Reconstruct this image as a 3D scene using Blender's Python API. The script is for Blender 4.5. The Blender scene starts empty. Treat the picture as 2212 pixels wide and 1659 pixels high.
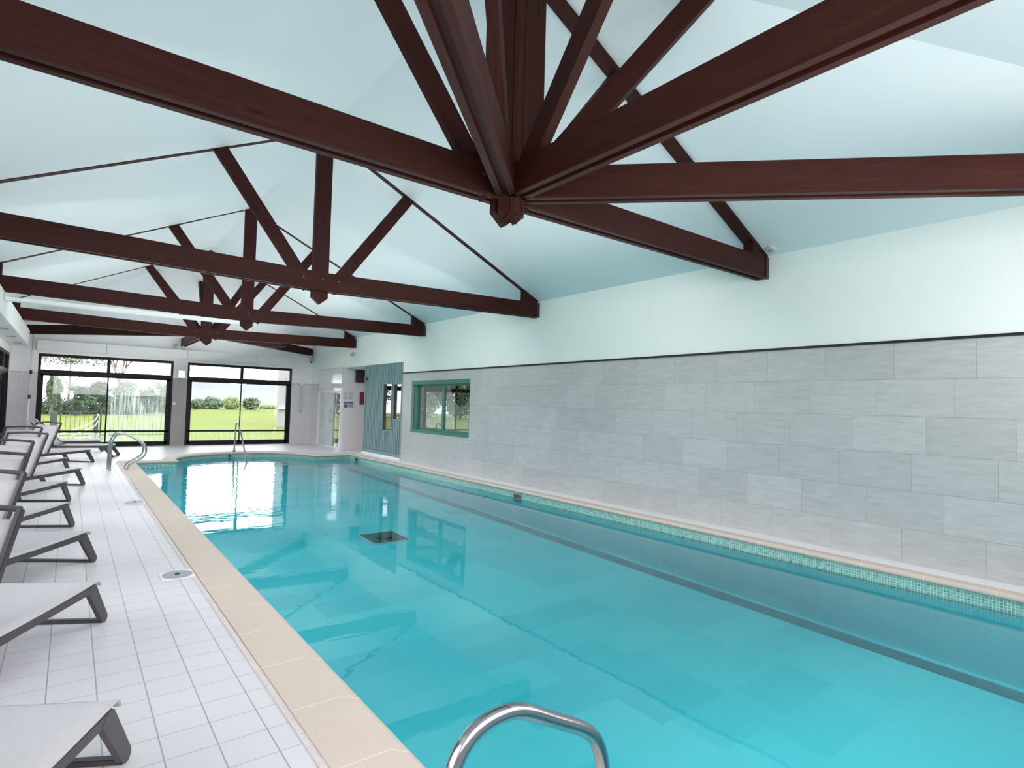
import bpy, bmesh, math, random
from mathutils import Vector, Matrix
random.seed(7)
C = bpy.context.scene.collection
D = bpy.data
PI = math.pi
# ------------------------------------------------------------------ camera
F, YAW, PITCH, ROLL, CX, CY = 1236.437, .656263, .0389, .0271984, 1106.0, 829.5
CAM = Vector((0, 0, 1.6))
fw = Vector((math.sin(YAW)*math.cos(PITCH), math.cos(YAW)*math.cos(PITCH), math.sin(PITCH)))
rt0 = Vector((math.cos(YAW), -math.sin(YAW), 0)); up0 = rt0.cross(fw)
rt = rt0*math.cos(ROLL)+up0*math.sin(ROLL); up = -rt0*math.sin(ROLL)+up0*math.cos(ROLL)
cd = D.cameras.new('camera'); cam = D.objects.new('camera', cd); C.objects.link(cam)
cam.matrix_world = Matrix(((rt.x, up.x, -fw.x, CAM.x), (rt.y, up.y, -fw.y, CAM.y), (rt.z, up.z, -fw.z, CAM.z), (0, 0, 0, 1)))
cd.sensor_fit = 'HORIZONTAL'; cd.sensor_width = 36; cd.lens = 36*F/2212; cd.clip_start = .05; cd.clip_end = 2000
bpy.context.scene.camera = cam

def at(px, py, ax, v):
    """where the sight line of a photo pixel meets the plane axis=v"""
    d = fw*F+rt*(px-CX)-up*(py-CY)
    return CAM+d*((v-CAM[ax])/d[ax])

# ------------------------------------------------------------------ room sizes
XW, YF, XL, YN = 7.236, 21.887, -1.4, -.4
XC = 2.92
ZR, ZW = 5.72, 3.68
HUBN, HUBF = 3.97, 17.75

# ------------------------------------------------------------------ materials
class N:
    def __init__(s, name):
        s.m = D.materials.new(name); s.m.use_nodes = True
        s.t = s.m.node_tree; s.n = s.t.nodes; s.l = s.t.links
        s.b = s.n['Principled BSDF']; s.out = s.n['Material Output']
    def add(s, ty, **k):
        x = s.n.new(ty)
        for a, b in k.items(): setattr(x, a, b)
        return x
    def link(s, a, b): s.l.new(a, b)
    def math(s, op, a, b=None, c=None, clamp=False):
        x = s.n.new('ShaderNodeMath'); x.operation = op; x.use_clamp = clamp
        for i, v in enumerate((a, b, c)):
            if v is None: continue
            if isinstance(v, (int, float)): x.inputs[i].default_value = v
            else: s.l.new(v, x.inputs[i])
        return x.outputs[0]
    def mix(s, f, a, b, mode='MIX'):
        x = s.n.new('ShaderNodeMix'); x.data_type = 'RGBA'; x.blend_type = mode
        for sock, v in ((x.inputs[0], f), (x.inputs[6], a), (x.inputs[7], b)):
            if isinstance(v, (int, float)): sock.default_value = v
            elif isinstance(v, tuple): sock.default_value = (*v, 1) if len(v) == 3 else v
            else: s.l.new(v, sock)
        return x.outputs[2]
    def coord(s, kind='Object'):
        return s.n.new('ShaderNodeTexCoord').outputs[kind]
    def map(s, v, scale=(1, 1, 1), loc=(0, 0, 0), rot=(0, 0, 0)):
        x = s.n.new('ShaderNodeMapping'); s.l.new(v, x.inputs[0])
        x.inputs['Scale'].default_value = scale; x.inputs['Location'].default_value = loc; x.inputs['Rotation'].default_value = rot
        return x.outputs[0]
    def noise(s, v, scale=5, detail=3, rough=.5):
        x = s.n.new('ShaderNodeTexNoise'); s.l.new(v, x.inputs['Vector'])
        x.inputs['Scale'].default_value = scale; x.inputs['Detail'].default_value = detail; x.inputs['Roughness'].default_value = rough
        return x.outputs['Fac']
    def ramp(s, f, stops):
        x = s.n.new('ShaderNodeValToRGB'); s.l.new(f, x.inputs[0])
        e = x.color_ramp.elements
        while len(e) < len(stops): e.new(.5)
        for el, (p, c) in zip(e, stops):
            el.position = p; el.color = (*c, 1)
        return x.outputs[0]
    def bump(s, h, strength=.2, dist=.01):
        x = s.n.new('ShaderNodeBump'); s.l.new(h, x.inputs['Height'])
        x.inputs['Strength'].default_value = strength; x.inputs['Distance'].default_value = dist
        s.l.new(x.outputs[0], s.b.inputs['Normal']); return x.outputs[0]
    def base(s, c):
        if isinstance(c, tuple): s.b.inputs['Base Color'].default_value = (*c, 1)
        else: s.l.new(c, s.b.inputs['Base Color'])
    def set(s, rough=None, metal=None, spec=None):
        if rough is not None: s.b.inputs['Roughness'].default_value = rough
        if metal is not None: s.b.inputs['Metallic'].default_value = metal
        if spec is not None: s.b.inputs['Specular IOR Level'].default_value = spec
        return s

def plain(name, col, rough=.5, metal=0, spec=.5, var=.06, scale=6):
    k = N(name); k.set(rough, metal, spec)
    f = k.noise(k.coord(), scale, 4)
    lo = tuple(c*(1-var) for c in col); hi = tuple(min(1, c*(1+var)) for c in col)
    k.base(k.ramp(f, [(.3, lo), (.7, hi)])); return k.m

def emit(name, col, s):
    k = N(name); k.b.inputs['Emission Color'].default_value = (*col, 1); k.b.inputs['Emission Strength'].default_value = s
    k.base(col); return k.m

def wood():
    k = N('dark_wood'); k.set(.55, 0, .10)
    uv = k.coord('UV')
    g = k.noise(k.map(uv, (1.2, 22, 1)), 1.6, 6, .6)
    b = k.noise(k.map(uv, (.8, 2.5, 1)), 1.3, 3)
    col = k.ramp(g, [(.25, (.007, .0014, .0009)), (.55, (.020, .0045, .003)), (.8, (.040, .0115, .008))])
    col = k.mix(b, col, k.mix(.6, col, (.050, .013, .010)))
    # knots
    vo = k.add('ShaderNodeTexVoronoi'); k.link(k.map(uv, (1.1, 5, 1)), vo.inputs['Vector']); vo.inputs['Scale'].default_value = 1.0
    kn = k.ramp(vo.outputs['Distance'], [(.03, (.25, .25, .25)), (.10, (1, 1, 1))])
    col = k.mix(1.0, col, kn, 'MULTIPLY')
    k.base(col); k.bump(g, .25, .004); return k.m

def ceiling_mat():
    k = N('ceiling_paint'); k.set(.55)
    f = k.noise(k.coord(), .35, 2)
    g = k.noise(k.coord(), 60, 2)
    k.base(k.ramp(f, [(.3, (.62, .71, .725)), (.7, (.65, .735, .75))])); k.bump(g, .05, .002); return k.m

def wall_tile():
    k = N('grey_wall_tile'); k.set(.28, 0, .4)
    s = k.add('ShaderNodeSeparateXYZ'); k.link(k.coord(), s.inputs[0])
    Y, Z = s.outputs[1], s.outputs[2]
    zz = k.math('DIVIDE', k.math('SUBTRACT', 2.418, Z), .4055)
    r = k.math('FLOOR', zz)
    off = 0
    tot = None
    for i, j in enumerate([3.173, 3.354, 2.871, 3.007, 3.447, 3.10]):
        v = k.math('MULTIPLY', k.math('COMPARE', r, float(i), .1), j)
        tot = v if tot is None else k.math('ADD', tot, v)
    u = k.math('DIVIDE', k.math('SUBTRACT', Y, tot), .7315)
    fu = k.math('FRACT', u); fz = k.math('FRACT', zz)
    def edge(fr, w):
        return k.math('LESS_THAN', k.math('SUBTRACT', .5, k.math('ABSOLUTE', k.math('SUBTRACT', fr, .5))), w)
    joint = k.math('MAXIMUM', edge(fu, .0022), edge(fz, .0045))
    cid = k.add('ShaderNodeCombineXYZ'); k.link(k.math('FLOOR', u), cid.inputs[0]); k.link(r, cid.inputs[1])
    wn = k.add('ShaderNodeTexWhiteNoise'); k.link(cid.outputs[0], wn.inputs['Vector'])
    sh = k.add('ShaderNodeVectorMath', operation='MULTIPLY_ADD'); k.link(wn.outputs['Color'], sh.inputs[0]); sh.inputs[1].default_value = (9, 9, 9); k.link(k.coord(), sh.inputs[2])
    g = k.noise(k.map(sh.outputs[0], (1, 1.0, 7)), 3.6, 6, .66)
    g2 = k.noise(k.map(sh.outputs[0], (1, 1, 1.6)), 1.4, 3)
    col = k.ramp(g, [(.28, (.40, .395, .395)), (.5, (.485, .48, .48)), (.72, (.57, .565, .57))])
    col = k.mix(k.math('MULTIPLY', g2, .5), col, (.57, .56, .56))
    tone = k.ramp(wn.outputs['Value'], [(0, (.91, .91, .915)), (1, (1.04, 1.035, 1.04))])
    col = k.mix(1.0, col, tone, 'MULTIPLY')
    col = k.mix(joint, col, (.24, .24, .245))
    k.base(col)
    k.bump(k.math('SUBTRACT', 1, joint), .3, .002); return k.m

def grid_mat(name, axes, sx, sy, ox, oy, c1, c2, grout, gw, rough, gwy=None, bumps=.3, var_scale=1.2, dirt=None):
    """tiles sx by sy metres on two object axes"""
    k = N(name); k.set(rough, 0, .45)
    s = k.add('ShaderNodeSeparateXYZ'); k.link(k.coord(), s.inputs[0])
    A, B = s.outputs[axes[0]], s.outputs[axes[1]]
    u = k.math('DIVIDE', k.math('SUBTRACT', A, ox), sx); v = k.math('DIVIDE', k.math('SUBTRACT', B, oy), sy)
    def edge(fr, w):
        return k.math('LESS_THAN', k.math('SUBTRACT', .5, k.math('ABSOLUTE', k.math('SUBTRACT', k.math('FRACT', fr), .5))), w)
    gwy = gwy or gw
    joint = k.math('MAXIMUM', edge(u, gw/sx/2), edge(v, gwy/sy/2))
    cid = k.add('ShaderNodeCombineXYZ'); k.link(k.math('FLOOR', u), cid.inputs[0]); k.link(k.math('FLOOR', v), cid.inputs[1])
    wn = k.add('ShaderNodeTexWhiteNoise'); k.link(cid.outputs[0], wn.inputs['Vector'])
    f = k.noise(k.coord(), var_scale, 3)
    col = k.mix(wn.outputs['Value'], c1, c2)
    col = k.mix(k.math('MULTIPLY', f, .35), col, c1)
    if dirt: col = k.mix(k.math('MULTIPLY', k.noise(k.coord(), .8, 5, .7), .5), col, dirt)
    col = k.mix(joint, col, grout); k.base(col)
    k.bump(k.math('ADD', k.math('SUBTRACT', 1, joint), k.math('MULTIPLY', wn.outputs['Value'], .3)), bumps, .003)
    return k.m

def pool_mat(name, ax, pw, ph, contrast):
    k = N(name); k.set(.4)
    o = k.coord(); s = k.add('ShaderNodeSeparateXYZ'); k.link(o, s.inputs[0])
    A, Bq = s.outputs[ax[0]], s.outputs[ax[1]]
    r = k.math('FLOOR', k.math('DIVIDE', Bq, ph))
    wr = k.add('ShaderNodeTexWhiteNoise'); wr.noise_dimensions = '1D'; k.link(r, wr.inputs['W'])
    c = k.math('FLOOR', k.math('ADD', k.math('DIVIDE', A, pw), k.math('MULTIPLY', wr.outputs['Value'], 3)))
    cid = k.add('ShaderNodeCombineXYZ'); k.link(c, cid.inputs[0]); k.link(r, cid.inputs[1])
    wn = k.add('ShaderNodeTexWhiteNoise'); k.link(cid.outputs[0], wn.inputs['Vector'])
    def edge(v, sz, w):
        fr = k.math('FRACT', k.math('DIVIDE', v, sz))
        return k.math('LESS_THAN', k.math('SUBTRACT', .5, k.math('ABSOLUTE', k.math('SUBTRACT', fr, .5))), w)
    j = k.math('MAXIMUM', edge(A, .027, .06), edge(Bq, .027, .06))
    n = k.noise(o, .7, 3); n2 = k.noise(o, 30, 3, .7)
    a = k.ramp(wn.outputs['Value'], [(0, (.02, .64, .78)), (.22, (.035, .73, .87)), (.5, (.06, .82, .94)), (1, (.10, .88, .97))])
    a = k.mix(1-contrast, a, (.06, .82, .94))
    a = k.mix(k.math('MULTIPLY', n, .55), a, (.085, .86, .96))
    a = k.mix(k.math('MULTIPLY', n2, .30), a, (.02, .62, .78))
    a = k.mix(k.math('MULTIPLY', j, .30), a, (.20, .84, .93))
    k.base(a); return k.m

def waterline_mat(name, c):
    k = N(name); k.set(.2)
    o = k.coord('UV')
    s = k.add('ShaderNodeSeparateXYZ'); k.link(o, s.inputs[0])
    def edge(v):
        fr = k.math('FRACT', k.math('DIVIDE', v, .027))
        return k.math('LESS_THAN', k.math('SUBTRACT', .5, k.math('ABSOLUTE', k.math('SUBTRACT', fr, .5))), .085)
    j = k.math('MAXIMUM', edge(s.outputs[0]), edge(s.outputs[1]))
    cid = k.add('ShaderNodeCombineXYZ')
    for i in (0, 1): k.link(k.math('FLOOR', k.math('DIVIDE', s.outputs[i], .027)), cid.inputs[i])
    wn = k.add('ShaderNodeTexWhiteNoise'); k.link(cid.outputs[0], wn.inputs['Vector'])
    col = k.ramp(wn.outputs['Value'], [(0, tuple(v*.45 for v in c)), (.3, tuple(v*.8 for v in c)), (1, c)])
    col = k.mix(j, col, (.55, .80, .74)); k.base(col); return k.m

def water_mat():
    k = N('pool_water'); k.n.remove(k.b)
    o = k.coord()
    s = k.add('ShaderNodeSeparateXYZ'); k.link(o, s.inputs[0])
    far = k.add('ShaderNodeMapRange'); k.link(s.outputs[1], far.inputs[0]); far.inputs[1].default_value = 8.5; far.inputs[2].default_value = 13.5
    far.inputs[3].default_value = .10; far.inputs[4].default_value = 1.5
    n1 = k.noise(k.map(o, (1.2, 3.2, 1), rot=(0, 0, .25)), 2.4, 2, .45)
    n2 = k.noise(k.map(o, (.5, .5, 1)), 1.6, 1)
    h = k.math('ADD', k.math('MULTIPLY', n1, far.outputs[0]), k.math('MULTIPLY', n2, .5))
    bp = k.add('ShaderNodeBump'); bp.inputs['Strength'].default_value = .25; bp.inputs['Distance'].default_value = .02; k.link(h, bp.inputs['Height'])
    fr = k.add('ShaderNodeFresnel'); fr.inputs[0].default_value = 1.33; k.link(bp.outputs[0], fr.inputs[1])
    gl = k.add('ShaderNodeBsdfGlossy'); gl.inputs['Roughness'].default_value = .01; gl.inputs['Color'].default_value = (.95, 1, 1, 1); k.link(bp.outputs[0], gl.inputs['Normal'])
    tr = k.add('ShaderNodeBsdfTransparent')
    lw = k.add('ShaderNodeLayerWeight'); lw.inputs[0].default_value = .5
    k.link(k.ramp(lw.outputs['Facing'], [(.0, (.96, 1, 1)), (.75, (.94, .995, 1)), (1, (.82, .96, .97))]), tr.inputs[0])
    mx = k.add('ShaderNodeMixShader'); k.link(fr.outputs[0], mx.inputs[0]); k.link(tr.outputs[0], mx.inputs[1]); k.link(gl.outputs[0], mx.inputs[2])
    k.link(mx.outputs[0], k.out.inputs[0]); return k.m

def glass_mat(name, tint=(.97, 1, 1), refl=None, streak=0):
    k = N(name); k.n.remove(k.b)
    fr = k.add('ShaderNodeFresnel'); fr.inputs[0].default_value = 1.5
    gl = k.add('ShaderNodeBsdfGlossy'); gl.inputs['Roughness'].default_value = .01
    tr = k.add('ShaderNodeBsdfTransparent'); tr.inputs[0].default_value = (*tint, 1)
    mx = k.add('ShaderNodeMixShader')
    if refl is None: k.link(fr.outputs[0], mx.inputs[0])
    else: mx.inputs[0].default_value = refl
    k.link(tr.outputs[0], mx.inputs[1]); k.link(gl.outputs[0], mx.inputs[2])
    last = mx.outputs[0]
    if streak:
        o = k.coord()
        n = k.noise(k.map(o, (26, 1, 1.1)), 1.0, 5, .7)
        n3 = k.noise(k.map(o, (.9, 1, .9)), 1.0, 2)
        f = k.ramp(k.math('MULTIPLY', n, k.math('ADD', n3, .42)), [(.42, (0, 0, 0)), (.62, (1, 1, 1))])
        df = k.add('ShaderNodeBsdfTranslucent'); df.inputs[0].default_value = (.93, 1, 1, 1)
        m2 = k.add('ShaderNodeMixShader'); k.link(k.math('ADD', k.math('MULTIPLY', f, .30*streak), .06*streak), m2.inputs[0])
        k.link(last, m2.inputs[1]); k.link(df.outputs[0], m2.inputs[2]); last = m2.outputs[0]
    k.link(last, k.out.inputs[0]); return k.m

def stone_mat(name, y0, pitch=.574):
    k = N(name); k.set(.75)
    uv = k.coord('UV'); s = k.add('ShaderNodeSeparateXYZ'); k.link(uv, s.inputs[0])
    fr = k.math('FRACT', k.math('DIVIDE', k.math('SUBTRACT', s.outputs[0], y0), pitch))
    j = k.math('LESS_THAN', k.math('SUBTRACT', .5, k.math('ABSOLUTE', k.math('SUBTRACT', fr, .5))), .006)
    o = k.coord()
    sp = k.noise(o, 220, 2, .7); b = k.noise(o, 2.2, 3)
    col = k.ramp(sp, [(.3, (.42, .35, .315)), (.5, (.59, .50, .45)), (.72, (.73, .64, .58))])
    col = k.mix(b, col, (.66, .55, .45))
    col = k.mix(k.math('MULTIPLY', j, .7), col, (.86, .78, .68)); k.base(col); k.bump(sp, .25, .003); return k.m

def leaf_mat(name, a, b):
    k = N(name); k.set(.55, 0, .3)
    f = k.noise(k.coord(), 2.3, 4); g = k.noise(k.coord(), 17, 2)
    k.base(k.mix(g, k.ramp(f, [(.3, a), (.7, b)]), b)); return k.m

def lawn_mat():
    k = N('lawn_grass'); k.set(.8, 0, .1)
    o = k.coord(); f = k.noise(o, .25, 4); g = k.noise(k.map(o, (3, 1, 1)), 3.5, 5, .7)
    c = k.ramp(f, [(.3, (.062, .105, .010)), (.7, (.098, .142, .014))])
    k.base(k.mix(k.math('MULTIPLY', g, .5), c, (.17, .18, .035))); return k.m

M = dict(
 wood=wood(), bolt=plain('bolt_head', (.045, .018, .014), .5), ceil=ceiling_mat(), tile=wall_tile(),
 wall=plain('white_wall_paint', (.84, .895, .865), .6, var=.01, scale=1.2),
 wallf=plain('far_wall_paint', (.82, .82, .825), .6, var=.02, scale=2),
 deck=grid_mat('deck_tile', (0, 1), .2155, .2165, .6155, 2.954, (.69, .675, .715), (.73, .715, .755), (.33, .33, .37), .006, .42, .0042, .35, dirt=(.66, .65, .68)),
 sidetile=grid_mat('pale_side_tile', (0, 2), .6, .3, 0, 2.21, (.62, .60, .61), (.68, .66, .67), (.42, .42, .43), .004, .35),
 coltile=grid_mat('grey_column_tile', (0, 2), .6, .3, 0, 2.21, (.30, .275, .27), (.34, .315, .31), (.22, .2, .2), .004, .35),
 sidetiley=grid_mat('pale_return_tile', (1, 2), .6, .3, 0, 2.21, (.66, .64, .65), (.72, .70, .71), (.46, .46, .47), .004, .35),
 black=plain('black_trim', (.008, .008, .01), .35, var=.1),
 blackframe=plain('black_aluminium', (.007, .006, .008), .5, 0, .2, var=.1),
 white=plain('white_lacquer', (.82, .83, .83), .4, var=.02),
 whitebox=plain('white_box_panel', (.74, .76, .74), .5, var=.02),
 duct=plain('duct_panel', (.70, .745, .735), .5, var=.03),
 grey=plain('grey_plastic', (.32, .33, .34), .5),
 dark=plain('dark_void', (.02, .02, .022), .6),
 pool=pool_mat('pool_wall_mosaic', (1, 2), 1.1, .31, .5), poolf=pool_mat('pool_floor_mosaic', (0, 1), .86, .46, .9), water=water_mat(),
 wline=waterline_mat('green_mosaic', (.22, .50, .43)), wlinef=waterline_mat('shaded_green_mosaic', (.05, .26, .24)),  # second is the same mosaic, shade of left and far sides put into colour
 band=plain('dark_lane_mosaic', (.0, .25, .29), .4, var=.35, scale=2),
 stone=stone_mat('sand_coping_stone', 2.96), cream=plain('white_grout', (.80, .80, .82), .6, var=.03),
 steel=plain('brushed_steel', (.42, .42, .44), .2, 1.0, var=.05),
 sling=plain('pale_sling_fabric', (.56, .545, .575), .8, var=.03, scale=40),
 frame=plain('taupe_metal', (.060, .051, .053), .42, .2, var=.12),
 teal=plain('teal_grey_cladding', (.155, .255, .27), .5, var=.07, scale=14),
 green=plain('green_lacquer', (.028, .165, .125), .35, var=.12),
 glass=glass_mat('clear_glass'), streak=glass_mat('streaked_glass', (.93, 1, 1), streak=.8),
 haze=glass_mat('slightly_misted_glass', (.97, 1, 1), streak=.28),
 mirror=glass_mat('reflective_glass', (.8, .85, .85), refl=.36), mirror2=glass_mat('dark_reflective_glass', (.4, .42, .42), refl=.42),
 frost=plain('frosted_glass', (.60, .64, .645), .22, 0, .7, var=.08, scale=2.5),
 gloss=plain('glossy_white_panel', (.76, .75, .76), .10, 0, .8, var=.02),
 red=plain('red_enamel', (.38, .025, .02), .4), darkred=plain('dark_red_panel', (.20, .014, .008), .4),
 paper=plain('white_paper', (.60, .60, .60), .7, var=.03), ink=plain('grey_ink', (.30, .30, .31), .7), navy=plain('navy_ink', (.04, .04, .14), .6),
 beige=plain('beige_tube', (.72, .60, .42), .4), 
 lawn=lawn_mat(), leafd=leaf_mat('dark_foliage', (.012, .028, .018), (.07, .11, .055)), leafb=leaf_mat('bright_foliage', (.08, .13, .03), (.22, .28, .085)),
 leafm=leaf_mat('mid_foliage', (.03, .058, .036), (.12, .17, .09)), leafp=leaf_mat('pale_foliage', (.10, .13, .10), (.20, .24, .19)),
 bark=plain('bark', (.10, .08, .06), .9, var=.3), fence=plain('dark_green_metal', (.02, .035, .03), .5),
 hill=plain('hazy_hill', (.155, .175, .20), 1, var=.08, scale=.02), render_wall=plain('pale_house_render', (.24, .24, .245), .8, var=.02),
 exitlight=emit('lit_sign_face', (1, .97, .86), 1.1), gold=plain('gold_paint', (.55, .27, .08), .4), pennant=plain('pennant_cloth', (.008, .02, .010), .8, var=.3, scale=20),
 blind=emit('glowing_cream_blind', (.62, .60, .56), .28), hose=plain('white_hose', (.75, .75, .76), .5), lamp=plain('grey_lamp_shell', (.38, .38, .36), .4),  # blind glows by added emission, standing in for a lit room behind
)

# ------------------------------------------------------------------ mesh helpers
def mk(name, bm, mats, parent=None, smooth=False, recalc=True):
    if recalc: bmesh.ops.recalc_face_normals(bm, faces=bm.faces)
    me = D.meshes.new(name); bm.to_mesh(me); bm.free()
    if not isinstance(mats, (list, tuple)): mats = [mats]
    for m in mats: me.materials.append(m)
    if smooth:
        for p in me.polygons: p.use_smooth = True
    o = D.objects.new(name, me); C.objects.link(o)
    if parent is not None:
        o.parent = parent
        o.matrix_parent_inverse = parent.matrix_world.inverted() if parent.type != 'EMPTY' else Matrix.Translation(-parent.location) @ Matrix.Identity(4)
    return o

def tag(o, label=None, cat=None, group=None, kind=None):
    if label: o['label'] = label
    if cat: o['category'] = cat
    if group: o['group'] = group
    if kind: o['kind'] = kind
    return o

def thing(name, label, cat, loc=(0, 0, 0), group=None):
    o = D.objects.new(name, None); o.empty_display_size = .1; o.location = loc; C.objects.link(o)
    return tag(o, label, cat, group)

def struct(name, bm, m, label, cat, parent=None, smooth=False):
    return tag(mk(name, bm, m, parent, smooth), label, cat, kind='structure')

def B(): return bmesh.new()

def box(bm, x0, x1, y0, y1, z0, z1, mi=0, bev=0):
    xs, ys, zs = sorted((x0, x1)), sorted((y0, y1)), sorted((z0, z1))
    v = [bm.verts.new((x, y, z)) for x in xs for y in ys for z in zs]
    fs = [bm.faces.new([v[i] for i in q]) for q in ((0, 1, 3, 2), (4, 6, 7, 5), (0, 4, 5, 1), (2, 3, 7, 6), (0, 2, 6, 4), (1, 5, 7, 3))]
    for f in fs: f.material_index = mi
    if bev:
        r = bmesh.ops.bevel(bm, geom=list({e for f in fs for e in f.edges}), offset=bev, segments=2, affect='EDGES')
        for f in r['faces']: f.material_index = mi
    return fs

def quad(bm, *p, mi=0):
    f = bm.faces.new([bm.verts.new(q) for q in p]); f.material_index = mi; return f

def obox(bm, p0, p1, w, h, upv=(0, 0, 1), mi=0, bev=0):
    """bar from p0 to p1, w wide, h along upv"""
    p0, p1 = Vector(p0), Vector(p1); d = (p1-p0).normalized(); u = Vector(upv)
    u = (u-d*u.dot(d)).normalized(); s = d.cross(u)
    v = [bm.verts.new(p+s*(a*w/2)+u*(b*h/2)) for p in (p0, p1) for a in (-1, 1) for b in (-1, 1)]
    fs = [bm.faces.new([v[i] for i in q]) for q in ((0, 1, 3, 2), (4, 6, 7, 5), (0, 4, 5, 1), (2, 3, 7, 6), (0, 2, 6, 4), (1, 5, 7, 3))]
    for f in fs: f.material_index = mi
    if bev: bmesh.ops.bevel(bm, geom=list({e for f in fs for e in f.edges}), offset=bev, segments=2, affect='EDGES')

def tube(bm, pts, r, seg=12, caps=True, mi=0, r1=None):
    pts = [Vector(p) for p in pts]; rings = []
    n = len(pts); prev = None
    for i, p in enumerate(pts):
        d = (pts[min(i+1, n-1)]-pts[max(i-1, 0)]).normalized()
        if prev is None:
            a = Vector((0, 0, 1)) if abs(d.z) < .9 else Vector((1, 0, 0))
            a = (a-d*a.dot(d)).normalized()
        else:
            a = (prev-d*prev.dot(d)).normalized()
        prev = a; b = d.cross(a); rr = r if r1 is None else r+(r1-r)*i/(n-1)
        rings.append([bm.verts.new(p+a*math.cos(2*PI*k/seg)*rr+b*math.sin(2*PI*k/seg)*rr) for k in range(seg)])
    for i in range(n-1):
        for k in range(seg):
            f = bm.faces.new([rings[i][k], rings[i][(k+1) % seg], rings[i+1][(k+1) % seg], rings[i+1][k]]); f.material_index = mi
    if caps:
        for q in (rings[0], rings[-1]): bm.faces.new(q).material_index = mi

def spline(pts, n=8):
    P = [Vector(p) for p in pts]; out = []
    for i in range(len(P)-1):
        a, b, c, d = P[max(i-1, 0)], P[i], P[i+1], P[min(i+2, len(P)-1)]
        for k in range(n):
            t = k/n
            out.append(.5*((2*b)+(c-a)*t+(2*a-5*b+4*c-d)*t*t+(3*b-a-3*c+d)*t**3))
    out.append(P[-1]); return out

def disc(bm, c, r, axis=2, h=.01, seg=24, mi=0, r2=None):
    """short cylinder starting at c along +axis"""
    c = Vector(c); ax = [Vector((1, 0, 0)), Vector((0, 1, 0)), Vector((0, 0, 1))]
    d = ax[axis]; a = ax[(axis+1) % 3]; b = ax[(axis+2) % 3]; r2 = r if r2 is None else r2
    lo = [bm.verts.new(c+a*math.cos(2*PI*k/seg)*r+b*math.sin(2*PI*k/seg)*r) for k in range(seg)]
    hi = [bm.verts.new(c+d*h+a*math.cos(2*PI*k/seg)*r2+b*math.sin(2*PI*k/seg)*r2) for k in range(seg)]
    for k in range(seg): bm.faces.new([lo[k], lo[(k+1) % seg], hi[(k+1) % seg], hi[k]]).material_index = mi
    bm.faces.new(lo).material_index = mi; bm.faces.new(hi).material_index = mi

def ball(bm, c, r, mi=0, sz=1):
    r_ = bmesh.ops.create_uvsphere(bm, u_segments=16, v_segments=10, radius=r)
    for v in r_['verts']: v.co.z *= sz; v.co += Vector(c)
    for f in {f for v in r_['verts'] for f in v.link_faces}: f.material_index = mi

def prism(bm, org, dr, poly, t0, t1, grain=0.0):
    """polygon [(s,z)] in the vertical plane through org along dr, thick from t0 to t1 sideways; wood grain turned by grain"""
    uvl = bm.loops.layers.uv.verify()
    d = Vector((dr[0], dr[1], 0)).normalized(); n = Vector((d.y, -d.x, 0)); o = Vector((org[0], org[1], 0))
    ca, sa = math.cos(grain), math.sin(grain); seed = random.uniform(0, 50)
    def P(s, z, t): return o+d*s+n*t+Vector((0, 0, z))
    def uv(s, z, t): return ((s*ca+z*sa)+seed, (-s*sa+z*ca)+t+seed)
    A = [bm.verts.new(P(s, z, t0)) for s, z in poly]; Bv = [bm.verts.new(P(s, z, t1)) for s, z in poly]
    def face(vs, us):
        f = bm.faces.new(vs)
        for l, u in zip(f.loops, us): l[uvl].uv = u
    m = len(poly)
    face(A, [uv(s, z, t0) for s, z in poly]); face(Bv[::-1], [uv(s, z, t1) for s, z in poly[::-1]])
    for i in range(m):
        j = (i+1) % m
        face([A[i], A[j], Bv[j], Bv[i]], [uv(*poly[i], t0), uv(*poly[j], t0), uv(*poly[j], t1), uv(*poly[i], t1)])

def copytree(o, parent=None):
    c = o.copy(); C.objects.link(c)
    if parent is not None: c.parent = parent
    for ch in [x for x in D.objects if x.parent == o]: copytree(ch, c)
    return c

# ------------------------------------------------------------------ pool outline
def arc(r, a0, a1, n=28): return [(4.0+r*math.cos(a0+(a1-a0)*i/n), 16.8+r*math.sin(a0+(a1-a0)*i/n)) for i in range(n+1)]
PL, PR, PYL, PYR, RA = 1.32, 6.84, 16.55, 16.95, 1.78
nose = [(PL, YN), (PL, PYL)]+arc(RA, PI+math.asin(.25/RA), math.asin(.15/RA))+[(PR, PYR), (PR, YN)]
def offset(path, ds):
    out = []
    n = len(path)
    for i, p in enumerate(path):
        a = Vector(path[max(i-1, 0)]); b = Vector(p); c = Vector(path[min(i+1, n-1)])
        d1 = (b-a).normalized() if i > 0 else (c-b).normalized(); d2 = (c-b).normalized() if i < n-1 else d1
        n1 = Vector((-d1.y, d1.x)); n2 = Vector((-d2.y, d2.x)); m = (n1+n2)
        m = m/max(.5, m.length_squared/2) if m.length > .01 else n1
        out.append(b+m*(ds[i] if isinstance(ds, list) else ds))
    return out
nn = len(nose)
wdt = [.36, .33]+[.30]*(nn-4)+[.24, .195]
wdt[-2] = .22
def floorz(y): return -.84+.027*y
WZ = -.16

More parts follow.
